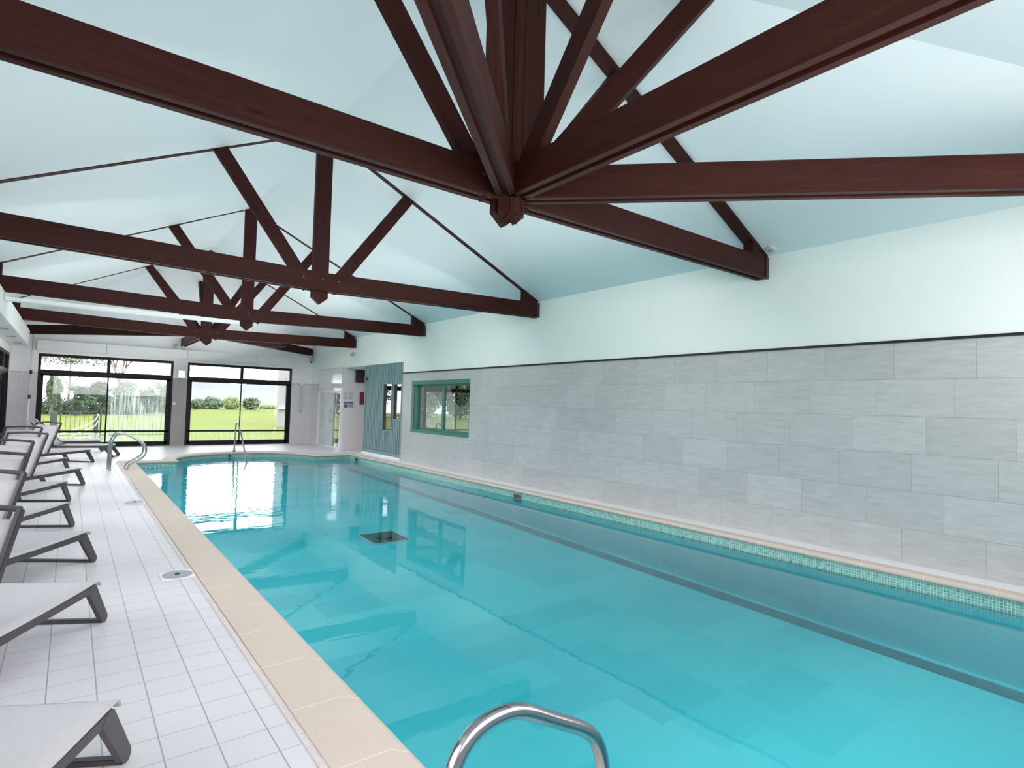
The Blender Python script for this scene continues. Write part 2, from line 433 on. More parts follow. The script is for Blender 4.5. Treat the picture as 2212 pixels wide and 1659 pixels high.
# coping
bm = B(); uvl = bm.loops.layers.uv.verify()
prof = [(.035, -.05), (.006, -.042), (0, -.022), (.004, -.004), (.018, .009), (.04, .015), ('w', .015), ('w', -.03)]
acc = [0]
for i in range(1, nn): acc.append(acc[-1]+(Vector(nose[i])-Vector(nose[i-1])).length)
acc = [a+YN for a in acc]
rows = []
for q, z in prof:
    ds = wdt if q == 'w' else q
    rows.append([bm.verts.new((p.x, p.y, z)) for p in offset(nose, ds)])
for r in range(len(rows)-1):
    for i in range(nn-1):
        f = bm.faces.new([rows[r][i], rows[r][i+1], rows[r+1][i+1], rows[r+1][i]]); f.smooth = r < 5
        for l, (ii, rr) in zip(f.loops, ((i, r), (i+1, r), (i+1, r+1), (i, r+1))): l[uvl].uv = (acc[ii], rr*.05)
cop = mk('pool_coping', bm, M['stone'])
tag(cop, 'sand coloured rounded stone coping running all round the pool edge', 'coping')

# basin
wallp = offset(nose, .03)
bm = B(); uvl = bm.loops.layers.uv.verify()
top = [bm.verts.new((p.x, p.y, -.045)) for p in wallp]
mid = [bm.verts.new((p.x, p.y, WZ-.03)) for p in wallp]
bot = [bm.verts.new((p.x, p.y, floorz(p.y))) for p in wallp]
for i in range(nn-1):
    f = bm.faces.new([top[i], top[i+1], mid[i+1], mid[i]]); f.material_index = 1 if i > nn-3 else 2
    for l, (ii, z) in zip(f.loops, ((i, -.045), (i+1, -.045), (i+1, WZ-.03), (i, WZ-.03))): l[uvl].uv = (acc[ii], z)
    f = bm.faces.new([mid[i], mid[i+1], bot[i+1], bot[i]]); f.material_index = 0
bm.faces.new(bot).material_index = 3
basin = mk('pool_basin', bm, [M['pool'], M['wline'], M['wlinef'], M['poolf']], recalc=False)
tag(basin, 'turquoise mosaic lined indoor swimming pool basin with rounded far end', 'pool', kind='structure')
# dark lane strip along the right wall
bm = B()
x0, x1 = 6.53, 6.77
quad(bm, (x0, YN, floorz(YN)+.004), (x1, YN, floorz(YN)+.004), (x1, 16.6, floorz(16.6)+.004), (x0, 16.6, floorz(16.6)+.004))
mk('lane_band', bm, M['band'], basin)
bm = B()
quad(bm, (6.86, YN, floorz(YN)+.004), (6.98-.11, YN, floorz(YN)+.12), (6.87, 16.8, floorz(16.8)+.12), (6.74, 16.8, floorz(16.8)+.004))
bm.free()
# drain
bm = B(); c = at(828, 1160, 2, floorz(8.74)); cx_, cy_ = 4.17, 8.74
def fq(bm, x0, x1, y0, y1, dz, mi=0): quad(bm, (x0, y0, floorz(y0)+dz), (x1, y0, floorz(y0)+dz), (x1, y1, floorz(y1)+dz), (x0, y1, floorz(y1)+dz), mi=mi)
fq(bm, cx_-.34, cx_+.34, cy_-.36, cy_+.36, .006, 0); fq(bm, cx_-.29, cx_+.29, cy_-.31, cy_+.31, .010, 1)
disc(bm, (cx_, cy_, floorz(cy_)+.008), .14, 2, .014, 24, 2)
o = mk('floor_drain', bm, [plain('pale_drain_rim', (.30, .68, .70), .5), plain('dark_drain_cover', (.01, .06, .065), .5), plain('black_drain_cap', (.004, .02, .022), .5)])
tag(o, 'dark square main drain on the pool floor', 'drain')
# water
bm = B(); bm.faces.new([bm.verts.new((p.x, p.y, WZ)) for p in offset(nose, .029)])
o = mk('pool_water', bm, M['water'], recalc=False)
if o.data.polygons[0].normal.z < 0: o.data.flip_normals()
tag(o, 'clear turquoise water filling the swimming pool', 'water', kind='stuff')
# inlets on the right side and one at the far arc
def inlet(y, lab):
    bm = B(); box(bm, 6.846, 6.872, y-.13, y+.13, -.17, -.06, 0)
    for k in range(4): box(bm, 6.840, 6.85, y-.115+.06*k, y-.075+.06*k, -.15, -.08, 1)
    return tag(mk('overflow_grille', bm, [M['grey'], M['dark']]), lab, 'grille', 'overflow grilles in the mosaic')
inlet(8.63, 'small dark overflow grille in green mosaic, middle of the right pool side')
inlet(16.4, 'small dark overflow grille in the mosaic at the far right pool corner')
bm = B(); disc(bm, (3.82, 18.53, -.10), .035, 1, .05, 16)
tag(mk('water_jet', bm, M['dark']), 'small round dark water jet in the curved far pool wall', 'jet')

# ------------------------------------------------------------------ floor
bm = B()
quad(bm, (XL-.3, YN-.3, 0), (1.1, YN-.3, 0), (1.1, YF, 0), (XL-.3, YF, 0))
pts = [(1.1, 16.75), (2.1, 16.75)]+arc(1.95, PI+math.asin(.05/1.95), math.asin(.25/1.95))+[(7.0, 17.05), (XW, 17.05), (XW, YF), (1.1, YF)]
bm.faces.new([bm.verts.new((x, y, 0)) for x, y in pts])
quad(bm, (XW, 16.9, 0), (8.4, 16.9, 0), (8.4, 18.7, 0), (XW, 18.7, 0))
quad(bm, (6.98, 16.9, 0), (XW, 16.9, 0), (XW, 17.05, 0), (6.98, 17.05, 0))
for f in bm.faces:
    if f.normal.z < 0: f.normal_flip()
struct('floor', bm, M['deck'], 'white square ceramic tiles of the pool deck', 'floor')
bm = B(); box(bm, 7.0, XW, YN-.3, 17.0, -.03, .018)
tag(mk('trim_1', bm, M['cream']), 'thin white strip between right coping and tiled wall', 'trim', kind='structure')
bm = B(); box(bm, .932, .965, YN-.3, 16.8, -.01, .008)
tag(mk('trim_2', bm, plain('rough_grout', (.66, .60, .58), .9, var=.10, scale=60)), 'rough pale grout line between the deck tiles and the left coping', 'trim', kind='structure')

# ------------------------------------------------------------------ walls
def wall_pieces(bm, axis, v, u0, u1, z0, z1, holes, th, mi=0):
    """wall on plane axis=v from u0..u1, z0..z1 with rectangular holes (u0,u1,z0,z1)"""
    us = sorted({u0, u1, *[h[0] for h in holes], *[h[1] for h in holes]}); zs = sorted({z0, z1, *[h[2] for h in holes], *[h[3] for h in holes]})
    us = [u for u in us if u0 <= u <= u1]; zs = [z for z in zs if z0 <= z <= z1]
    for a, b in zip(us, us[1:]):
        for c, d in zip(zs, zs[1:]):
            m, k = (a+b)/2, (c+d)/2
            if any(h[0] < m < h[1] and h[2] < k < h[3] for h in holes): continue
            if axis == 0: box(bm, v, v+th, a, b, c, d, mi)
            else: box(bm, a, b, v, v+th, c, d, mi)
GW = (10.96, 13.80, .845, 2.205)       # green window
bm = B(); wall_pieces(bm, 0, XW, YN, 14.33, 0, 2.418, [GW], .3, 0)
wall_pieces(bm, 0, XW, YN, 14.33, 2.418, ZW+.12, [], .3, 1)
box(bm, XW, XW+.3, 14.33, 21.1, 2.742, ZW+.12, 1)
box(bm, XW, XW+.3, 21.1, YF, 2.21, ZW+.12, 1)
box(bm, XW, XW+.3, 21.1, YF, 0, 2.21, 2)
struct('wall_right', bm, [M['tile'], M['wall'], M['sidetiley']], 'long right wall with large grey tiles below and mint white paint above', 'wall')
bm = B(); box(bm, XW-.022, XW, YN, 14.33, 2.418, 2.447)
tag(mk('trim_3', bm, M['black']), 'thin black trim strip along the top of the grey wall tiles', 'trim', kind='structure')
bm = B(); box(bm, XW-.012, XW+.01, 14.315, 14.345, .02, 2.74)
tag(mk('trim_4', bm, M['grey']), 'slim metal corner strip where the tiles meet the teal cladding', 'trim', kind='structure')
# alcove
bm = B()
box(bm, XW, 8.4, 18.66, 18.78, 0, 2.75, 0); box(bm, 8.3, 8.4, 16.9, 18.7, 0, 2.75, 0); box(bm, XW+.2, 8.4, 16.8, 16.91, 0, 2.75, 0); box(bm, XW+.301, 8.4, 16.9, 18.7, 2.70, 2.8, 0)
struct('wall_alcove', bm, plain('alcove_paint', (.66, .63, .645), .55, var=.03), 'grey painted recess beside the teal cladding', 'wall')
# far wall
W1 = (-.79, 2.668, .0, 2.79); W2 = (3.085, 6.50, .0, 2.775)
bm = B()
wall_pieces(bm, 1, YF, XL-.3, XW, 2.23, ZW+.1, [W1, W2], .3, 0)
wall_pieces(bm, 1, YF, XL-.3, W1[0], 0, 2.23, [], .3, 1)
wall_pieces(bm, 1, YF, W1[1], W2[0], 0, 2.23, [], .3, 2)
wall_pieces(bm, 1, YF, W2[1], XW, 0, 2.23, [], .3, 1)
struct('wall_far', bm, [M['wallf'], M['sidetile'], M['coltile']], 'far end wall around the two big garden windows', 'wall')
bm = B(); box(bm, W2[1], XW, YF-.01, YF, 2.21, 2.222); box(bm, XL, W1[0], YF-.01, YF, 2.215, 2.227); box(bm, XW-.01, XW, 21.1, YF, 2.21, 2.222); box(bm, XW-.008, XW, 21.1, 21.112, 0, 2.22)
tag(mk('trim_5', bm, M['grey']), 'fine grey line along the top of the far wall tiles', 'trim', kind='structure')
# left wall with glazed bays
bays = [(18.25, 21.30), (14.6, 17.85), (10.95, 14.2), (7.3, 10.55), (3.65, 6.9), (.0, 3.25)]
bm = B(); wall_pieces(bm, 0, XL-.3, YN, YF, 0, ZW+.1, [(a, b, .02, 2.72) for a, b in bays], .3, 0)
struct('wall_near', (lambda b: (box(b, XL-.3, XW+.3, YN-.3, YN, -1.0, ZW+.1), b)[1])(B()), M['wallf'], 'plain near wall behind the camera', 'wall')
struct('wall_left', bm, [M['wallf']], 'left wall made mostly of glazed bays', 'wall')

# big window builder: axis 1 = far wall (u is x), axis 0 = left wall (u is y)
def window(name, label, axis, plane, u0, u1, z1, zt0, zt1, zr0, zr1, zb, uc, fl, fr, panes, misted):
    root = D.objects.new(name, None); C.objects.link(root)
    root.location = ((u0+u1)/2, plane, 0) if axis == 1 else (plane, (u0+u1)/2, 0)
    tag(root, label, 'window', kind='structure')
    def bx(bm, a, b, d0, d1, c, d):
        if axis == 1: box(bm, a, b, plane+d0, plane+d1, c, d)
        else: box(bm, plane-d1, plane-d0, a, b, c, d)
    fo = .065
    bm = B()
    bx(bm, u0, u1, .0, .12, z1-.085, z1); bx(bm, u0, u0+fo, .0, .12, 0, z1-.085); bx(bm, u1-fo, u1, .0, .12, 0, z1-.085)
    bx(bm, u0+fo, u1-fo, .0, .12, zt0+.05, zt1); bx(bm, u0+fo, u1-fo, .0, .12, 0, .05)
    bx(bm, uc-.045, uc+.045, .0, .10, zt1, z1-.085)
    tag(mk('window_frame', bm, M['blackframe'], root), kind=None)
    # lower sliding sashes
    for i, (a, b) in enumerate(((u0+fo, uc), (uc, u1-fo))):
        bm = B()
        sl = fl-fo if i == 0 else .02; sr = .02 if i == 0 else fr-fo
        dd = .02+.03*i
        bx(bm, a, a+sl, dd, dd+.045, .05, zt0+.05); bx(bm, b-sr, b, dd, dd+.045, .05, zt0+.05)
        bx(bm, a, b, dd, dd+.045, zt0, zt0+.05); bx(bm, a, b, dd, dd+.045, .05, zb); bx(bm, a, b, dd, dd+.045, zr0, zr1)
        s = mk('sash', bm, M['blackframe'], root)
        bm = B(); bx(bm, a+sl, b-sr, dd+.018, dd+.026, zr1, zt0)
        mk('pane', bm, M[panes[i]], s)
        bm = B(); bx(bm, a+sl, b-sr, dd+.018, dd+.026, zb, zr0)
        mk('pane', bm, M[misted], s)
    for a, b in ((u0+fo, uc-.045), (uc+.045, u1-fo)):
        bm = B(); bx(bm, a, b, .05, .058, zt1, z1-.085); mk('transom_pane', bm, M['glass'], root)
    return root
window('window_1', 'left of the two black framed garden windows in the far wall, looking onto the fence', 1, YF, *W1[:2], 2.79, 2.14, 2.315, .44, .505, .145, .915, .135, .17, ('glass', 'streak'), 'streak')
window('window_2', 'right of the two black framed garden windows in the far wall, looking onto lawn and round bushes', 1, YF, *W2[:2], 2.775, 2.13, 2.31, .445, .505, .155, 4.782, .15, .165, ('glass', 'glass'), 'haze')
for i, (a, b) in enumerate(bays):
    window('window_%d' % (i+3), ['black framed glazed bay of the left wall nearest the far end', 'second glazed bay of the left wall from the far end', 'third glazed bay of the left wall from the far end',
        'fourth glazed bay of the left wall from the far end', 'fifth glazed bay of the left wall from the far end', 'glazed bay of the left wall beside the camera'][i],
        0, XL, a, b, 2.72, 2.10, 2.26, .44, .50, .145, (a+b)/2, .13, .13, ('glass', 'glass'), 'glass')

# ------------------------------------------------------------------ ceiling
bm = B()
T = .06
def pt(x, y):  # roof height
    zx = ZR-(ZR-ZW)/(XW-XC)*abs(x-XC)
    return (x, y, zx)
a, b = (XC, HUBN, ZR), (XC, HUBF, ZR)
XLs = 2*XC-XW
c0, c1, c2, c3 = (XLs, YN, ZW), (XW, YN, ZW), (XW, YF, ZW), (XLs, YF, ZW)
quad(bm, c0, a, b, c3); quad(bm, c1, c2, b, a)
bm.faces.new([bm.verts.new(p) for p in (c0, c1, a)]); bm.faces.new([bm.verts.new(p) for p in (c3, b, c2)])
for f in bm.faces:
    f.normal_update()
    if f.normal.z > 0: f.normal_flip()
o = mk('ceiling', bm, M['ceil'], recalc=False)
sol = o.modifiers.new('s', 'SOLIDIFY'); sol.thickness = .08; sol.offset = -1
tag(o, 'pale blue hipped plaster ceiling rising to a central ridge', 'ceiling', kind='structure')

# ------------------------------------------------------------------ roof trusses
def strut_poly(s0, z0, s1, z1, w):
    d = Vector((s1-s0, z1-z0)).normalized(); n = Vector((-d.y, d.x))*w/2
    return [(s0-n.x, z0-n.y), (s1-n.x, z1-n.y), (s1+n.x, z1+n.y), (s0+n.x, z0+n.y)]
def slope_z(s): return ZR-(ZR-ZW)/(XW-XC)*abs(s)
def plank_tie(bm, org, dr, top, bot, s_list):
    """a tie made of two planks with a recessed filler between, s_list along dr; top/bot functions"""
    for t0, t1, rb, rt in ((-.075, -.028, 0, 0), (.028, .075, 0, 0), (-.028, .028, .028, .02)):
        for sa, sb in zip(s_list, s_list[1:]):
            prism(bm, org, dr, [(sa, bot(sa)+rb), (sb, bot(sb)+rb), (sb, top(sb)-rt), (sa, top(sa)-rt)], t0, t1)
    # shallow bead near the lower edge of each face
    for t0, t1 in ((-.083, -.075), (.075, .083)):
        for sa, sb in zip(s_list, s_list[1:]):
            prism(bm, org, dr, [(sa, bot(sa)+.0), (sb, bot(sb)+.0), (sb, bot(sb)+.028), (sa, bot(sa)+.028)], t0, t1)
def truss(y, label, zc_b, zc_t, zw_b, zw_t, post=True, rd=.006, rw=.05):
    root = thing('roof_truss', label, 'truss', (XC, y, 3.5), 'stained timber roof trusses crossing the room')
    H = XW-XC
    bot = lambda s: zc_b+(zw_b-zc_b)*abs(s)/H
    topf = lambda s: zc_t+(zw_t-zc_t)*abs(s)/H
    for sg in (-1, 1):
        bm = B(); sl = [0, H-.005] if sg > 0 else [0, -(XC-XL)+.005]
        if sg < 0: sl = sl[::-1]
        plank_tie(bm, (XC, y), (1, 0), topf, bot, sl); mk('tie_beam', bm, M['wood'], root)
    bm = B()
    prism(bm, (XC, y), (1, 0), [(-.12, zc_b-.10), (0, zc_b-.20), (.12, zc_b-.10), (.12, slope_z(.12)), (0, ZR), (-.12, slope_z(.12))], -.04, .04, PI/2)
    mk('king_post', bm, M['wood'], root)
    if rd > .04:
        for a, b in ((-.26, -.005), (.055, .345)):
            bm = B(); prism(bm, (XC, y-.07), (1, 0), [(a, 3.66), (b, 3.66), (b, slope_z(b)), (a, slope_z(a))], -.035, .03, PI/2); mk('king_post', bm, M['wood'], root)
        bm = B(); prism(bm, (XC, y-.06), (1, 0), [(-.005, 3.5), (.055, 3.5), (.055, slope_z(.055)), (-.005, slope_z(0))], -.02, .02, PI/2); mk('post_gap_shade', bm, M['black'], root)  # black board painted in as the shade between the two post boards
    for sg in (-1, 1):
        bm = B(); prism(bm, (XC, y), (1, 0), strut_poly(sg*.16, zc_t-.25, sg*1.44, slope_z(1.44)-.0, .185), -.035, .035, sg*.82)
        mk('strut', bm, M['wood'], root)
        bm = B()
        e = 3.95
        prism(bm, (XC, y), (1, 0), [(0, ZR-rd), (sg*(H-.01), ZW-rd), (sg*(H-.01), ZW+.03), (0, ZR+.03)], -rw, rw, -sg*.44)
        prism(bm, (XC, y), (1, 0), [(sg*e, topf(e)-.02), (sg*(H-.01), topf(H)-.02), (sg*(H-.01), ZW-.06), (sg*e, slope_z(e)-.0)], -.07, .07)
        mk('rafter', bm, M['wood'], root)
    for k in (-.27, .02, .26):
        bm = B(); disc(bm, (XC+k, y-.091, (zc_b+zc_t)/2+.03), .016, 1, .016, 12); mk('bolt', bm, M['bolt'], root)
    if post:
        bm = B(); box(bm, XW-.075, XW-.002, y-.088, y+.088, zw_b-.004, zw_t+.002, 0)
        mk('end_cap', bm, M['black'], root)
    return root
truss(3.98, 'nearest roof truss, its tie beam crossing from top left to the many armed hub', 3.36, 3.64, 3.375, 3.65, rd=.05, rw=.075)
truss(8.65, 'second roof truss from the camera, standing clear with one post and two struts', 3.262, 3.545, 3.36, 3.64)
truss(13.2, 'third roof truss from the camera, white conduit fixed under its left half', 3.262, 3.535, 3.36, 3.63)
truss(HUBF, 'fourth and farthest roof truss, joined by the beams of the far hip', 3.25, 3.52, 3.345, 3.62)

def half(org, dr, L, label, zb, zt, st, grp, zend=None):
    root = thing('hip_tie', label, 'truss', (org[0], org[1], 3.5), grp)
    bm = B(); plank_tie(bm, org, dr, lambda s: zt, lambda s: zb, [.06, L]); mk('tie_beam', bm, M['wood'], root)
    d = Vector(dr).normalized(); kx = max(abs(d.x), abs(d.y))
    rz = lambda s: ZR-(ZR-ZW)/(XW-XC)*s*kx*.985
    if st:
        s1 = st; bm = B(); prism(bm, org, dr, strut_poly(.18, zt-.15, s1, rz(s1)-.0, .19), -.045, .045, .82); mk('strut', bm, M['wood'], root)
    bm = B(); prism(bm, org, dr, [(.03, zb-.19), (.13, zb-.12), (.13, rz(.13)-.02), (.03, rz(.04)-.02)], -.07, .07, PI/2); mk('post', bm, M['wood'], root)
    return root
gN = 'tie beams of the near hip'; gF = 'tie beams of the far hip'
hn = (XC+.02, HUBN-.03)
half(hn, (0, -1), HUBN-YN-.05, 'near hip beam running from the hub over the pool to the top right edge', 3.375, 3.65, 1.42, gN)
half(hn, (1, -1), 5.96, 'near hip beam running level from the hub to the right edge of the photo', 3.375, 3.65, 1.66, gN)
half(hn, (-1, -1), 5.96, 'near hip beam seen from below, rising steeply from the hub to the top edge', 3.375, 3.65, 1.66, gN)
hf = (XC, HUBF+.05)
half(hf, (0, 1), YF-HUBF-.06, 'short far hip beam running from the far hub to the end wall', 3.30, 3.56, 1.4, gF)
half(hf, (4.3, 4.09), 5.84, 'far hip beam running to the far right corner of the room', 3.31, 3.57, 1.7, gF)
half(hf, (-4.3, 4.09), 5.84, 'far hip beam running to the far left corner of the room', 3.31, 3.57, 1.7, gF)

# ------------------------------------------------------------------ things on the walls
# shutter box
root = thing('shutter_box', 'long white roller shutter box above both garden windows', 'shutter box', (2.9, YF, 2.85))
for a, b in ((-.84, .83), (.83, 3.03), (3.03, 5.18), (5.18, 6.54)):
    bm = B(); box(bm, a+.004, b-.004, YF-.19, YF-.002, 2.895, 3.175, 0, .006); mk('casing', bm, M['whitebox'], root)
    bm = B(); box(bm, a+.004, b-.004, YF-.20, YF-.002, 2.868, 2.892, 0); mk('guide_rail', bm, M['white'], root)
# air duct on the left wall
root = thing('air_duct', 'white boxed air duct with square grilles along the top of the left wall', 'duct', (XL, 16, 3.1))
ys = [8.5, 10.6, 12.7, 14.8, 16.9, 19.0, 21.0]
for a, b in zip(ys, ys[1:]):
    bm = B(); box(bm, XL+.002, -.98, a+.006, b-.006, 2.93, 3.36, 0, .01); s = mk('duct_section', bm, M['duct'], root)
    bm = B(); box(bm, -1.26, -1.08, (a+b)/2-.16, (a+b)/2+.16, 2.922, 2.932); mk('grille', bm, M['grey'], s)
# conduit under third truss
bm = B(); box(bm, -.975, 2.76, 13.10, 13.30, 3.19, 3.255, 0, .005)
tag(mk('cable_conduit', bm, M['duct']), 'pale green white conduit fixed under the left half of the third truss', 'conduit')
# exit light
bm = B(); box(bm, 2.80, 3.01, YF-.06, YF-.004, 2.235, 2.50, 0, .008)
e = mk('exit_light', bm, M['lamp']); tag(e, 'small lit emergency light box on the column between the windows', 'light')
bm = B(); box(bm, 2.815, 2.995, YF-.066, YF-.058, 2.25, 2.485); fc = mk('lit_face', bm, M['exitlight'], e)
bm = B(); box(bm, 2.895, 2.91, YF-.069, YF-.066, 2.34, 2.40); box(bm, 2.885, 2.92, YF-.069, YF-.066, 2.405, 2.42); mk('symbol', bm, plain('sign_mark', (.55, .45, .30), .5), fc)
bm = B(); disc(bm, (2.735, YF-.03, 1.387), .042, 1, .028, 20)
tag(mk('push_button', bm, M['white']), 'round white button on the grey column between the windows', 'button')
# shower rail on far wall
bm = B(); box(bm, 6.82, 6.90, YF-.035, YF-.01, 1.22, 2.19, 0, .008)
o = mk('shower_rail', bm, plain('pale_plastic', (.5, .51, .55), .4)); tag(o, 'narrow upright grey rail with round ends on the tiled wall right of the windows', 'rail')
bm = B(); disc(bm, (6.862, YF-.06, 2.215), .05, 1, .058, 18); mk('end_knob', bm, M['steel'], o)
bm = B(); disc(bm, (6.86, YF-.06, 1.20), .038, 1, .058, 18); mk('end_knob', bm, M['steel'], o)
# corner camera
t = thing('security_camera', 'grey dome camera below the beam in the far right corner', 'camera', (7.12, YF-.15, 3.1))
bm = B(); tube(bm, [(7.13, YF-.17, 3.25), (7.13, YF-.17, 3.08)], .062, 16); mk('housing', bm, M['lamp'], t)
bm = B(); ball(bm, (7.13, YF-.17, 3.07), .052); mk('dome', bm, M['dark'], t, True)
bm = B(); box(bm, 7.12, 7.14, YF-.17, YF-.003, 3.20, 3.23); mk('bracket', bm, M['white'], t)
# spot lamps
def spot(x, y, z, dx, label, by=None):
    t = thing('spot_lamp', label, 'lamp', (x, y, z), 'small spot lamps below the roof beams')
    bm = B(); tube(bm, [(x, y, z), (x+dx*.10, y-.05, z-.07)], .05, 14, r1=.062); mk('lamp_head', bm, M['lamp'], t)
    bm = B(); tube(bm, [(x, y, z), (x-dx*.02, y+.02, z+.10), (x+.10 if by is None else x, y+.02 if by is None else by, z+.12)], .011, 8); mk('arm', bm, M['white'], t)
spot(7.12, 17.55, 3.16, -1, 'small white spot lamp on the right wall below the end of the fourth truss')
spot(2.72, 21.70, 3.33, -1, 'small spot lamp on top of the shutter box beside the short far beam', YF)
# smoke detector
t = thing('smoke_detector', 'round cream smoke detector on the ceiling beside the end of the nearest truss', 'detector', (7.10, 4.0, 3.74))
nrm = Vector(((ZR-ZW)/(XW-XC), 0, 1)).normalized()
bm = B(); q = Vector((7.12, 3.80, slope_z(7.12-XC)-.002)); tube(bm, [q, q-nrm*.02], .06, 20); mk('housing', bm, plain('cream_plastic', (.66, .68, .58), .5), t)
bm = B(); tube(bm, [q-nrm*.02, q-nrm*.035], .028, 16); mk('sensor', bm, M['grey'], t)

# teal cladding (sauna front)
root = thing('sauna_front', 'teal grey grooved sauna front with two tall narrow windows', 'sauna', (XW, 15.6, 0))
SA, SB = (15.02, 15.56, .82, 2.14), (14.42, 14.88, 1.15, 2.13)
bm = B()
wall_pieces(bm, 0, XW+.03, 14.345, 16.91, .095, 2.741, [SA, SB], .05)
mk('backing_panel', bm, plain('dark_groove', (.05, .085, .09), .6), root)
y = 14.36; bm = B()
while y < 16.80:
    y2 = y+.103; mid_ = (y+y2)/2
    segs = [(.20, 2.741)]
    for h in (SA, SB):
        if h[0]-.05 < mid_ < h[1]+.05: segs = [(.20, h[2]-.04), (h[3]+.04, 2.741)]
    for c, d in segs: box(bm, XW+.012, XW+.034, y+.015, y2-.015, c, d, 0)
    y = y2
box(bm, XW+.005, XW+.034, 14.36, 16.84, .10, .19, 0); box(bm, XW+.0, XW+.04, 16.84, 16.91, .095, 2.741, 0)
mk('grooved_boards', bm, M['teal'], root)
for h in (SA, SB):
    bm = B()
    box(bm, XW+.0, XW+.04, h[0]-.04, h[0], h[2]-.04, h[3]+.04); box(bm, XW+.0, XW+.04, h[1], h[1]+.035, h[2]-.04, h[3]+.04)
    box(bm, XW+.0, XW+.04, h[0], h[1], h[2]-.04, h[2]); box(bm, XW+.0, XW+.04, h[0], h[1], h[3], h[3]+.04)
    s = mk('window_surround', bm, M['teal'], root)
    bm = B(); box(bm, XW+.045, XW+.055, h[0], h[1]-.13, h[2], h[3]); mk('glass', bm, M['mirror2'], s)
    bm = B(); box(bm, XW+.06, XW+.30, h[0]-.05, h[1]+.05, h[2]-.05, h[3]+.05); box(bm, XW+.035, XW+.06, h[1]-.13, h[1], h[2], h[3]); mk('dark_interior', bm, M['dark'], s)
bm = B(); box(bm, XW-.01, XW+.3, 14.33, 16.95, 0.0, .094); 
tag(mk('baseboard_right', bm, M['cream']), 'low white tiled ledge under the teal sauna front', 'ledge', kind='structure')
bm = B(); disc(bm, (XW-.035, 16.85, 2.33), .045, 0, .034, 16, 0)
o = mk('alarm_button', bm, M['red']); tag(o, 'round red alarm button at the top left edge of the teal sauna front', 'alarm')
bm = B(); box(bm, XW-.03, XW+.0, 16.70, 16.79, 2.29, 2.36); mk('bracket', bm, M['dark'], o)
# hammam glass front
root = tag(D.objects.new('door_1', None), 'steam room glass door in a white frame beside the grey recess', 'door', kind='structure'); C.objects.link(root); root.location = (XW, 19.9, 0)
x = XW
bm = B(); box(bm, x, x+.06, 18.78, 21.1, 1.96, 2.742); mk('upper_panel', bm, M['gloss'], root)
bm = B(); box(bm, x-.01, x+.06, 18.78, 18.90, 0, 1.96); box(bm, x-.01, x+.06, 20.93, 21.1, 0, 1.96); box(bm, x-.01, x+.06, 18.90, 20.93, 1.90, 1.96); box(bm, x-.01, x+.06, 18.90, 20.93, 0, .045)
mk('door_frame', bm, M['white'], root)
bm = B(); box(bm, x+.012, x+.022, 19.55, 20.93, .045, 1.90); lf = mk('door_leaf', bm, M['frost'], root)
bm = B(); box(bm, x+.008, x+.03, 19.40, 19.55, .045, 1.90); mk('door_stile', bm, plain('grey_stile', (.33, .36, .37), .3), root)
bm = B(); box(bm, x+.012, x+.022, 18.90, 19.40, .045, 1.90); mk('side_light', bm, M['mirror'], root)
bm = B(); box(bm, x+.1, x+.14, 18.80, 19.5, 0, 1.95); mk('steam_room_wall', bm, plain('steam_room_tile', (.35, .38, .38), .5), root)
bm = B()
tube(bm, [(x-.05, 19.66, .86), (x-.05, 19.66, 1.32)], .014, 10); tube(bm, [(x-.05, 19.66, .93), (x+.015, 19.66, .93)], .01, 8); tube(bm, [(x-.05, 19.66, 1.25), (x+.015, 19.66, 1.25)], .01, 8)
mk('door_handle', bm, M['grey'], lf, True)
bm = B(); box(bm, x-.003, x, 18.775, 18.785, 0, 2.742); box(bm, x-.004, x, 18.78, 21.1, 2.735, 2.745)
tag(mk('trim_6', bm, M['grey']), 'fine grey edge line around the steam room front', 'trim', kind='structure')
# alcove things
Yp = 18.66
bm = B(); box(bm, 7.64, 8.06, Yp-.10, Yp-.002, 2.27, 2.735, 0, .006)
tag(mk('wall_screen', bm, M['dark']), 'black screen high in the grey recess left of the sauna front', 'screen')
bm = B(); box(bm, 7.82, 8.03, Yp-.03, Yp-.002, 1.52, 1.935, 0, .004)
tag(mk('fire_panel', bm, M['darkred']), 'dark red panel on the recess wall beside the sauna front', 'panel')
def sheet(x0, x1, z0, z1, label, name='notice_sheet', hdr=False):
    bm = B(); box(bm, x0, x1, Yp-.006, Yp-.002, z0, z1)
    o = tag(mk(name, bm, M['paper']), label, 'notice', 'notices on the recess wall')
    bm = B(); n = 7; w = x1-x0; h = z1-z0
    if hdr:
        box(bm, x0, x1, Yp-.009, Yp-.006, z1-h*.38, z1); p = mk('header_band', bm, M['navy'], o)
        bm = B()
        for k in range(6): box(bm, x0+w*(.08+.15*k), x0+w*(.17+.15*k), Yp-.011, Yp-.009, z1-h*.24, z1-h*.14)
        mk('header_marks', bm, M['paper'], p)
        bm = B(); box(bm, x0, x0+w*.28, Yp-.009, Yp-.006, z0+h*.05, z1-h*.42)
        for k in range(4): box(bm, x0+w*(.36+.16*k), x0+w*(.44+.16*k), Yp-.009, Yp-.006, z0+h*.12, z1-h*.48)
        mk('printed_marks', bm, M['navy'], o)
    else:
        for k in range(n): box(bm, x0+w*.12, x1-w*random.uniform(.12, .4), Yp-.008, Yp-.006, z1-h*(.14+.12*k), z1-h*(.09+.12*k))
        mk('printed_lines', bm, M['ink'], o)
sheet(7.27, 7.41, 1.81, 1.93, 'pale printed sheet, upper left of the four on the recess wall'); sheet(7.43, 7.58, 1.81, 1.93, 'pale printed sheet, upper right of the four on the recess wall')
sheet(7.27, 7.41, 1.66, 1.79, 'pale printed sheet, lower left of the four on the recess wall'); sheet(7.43, 7.58, 1.66, 1.79, 'pale printed sheet, lower right of the four on the recess wall')
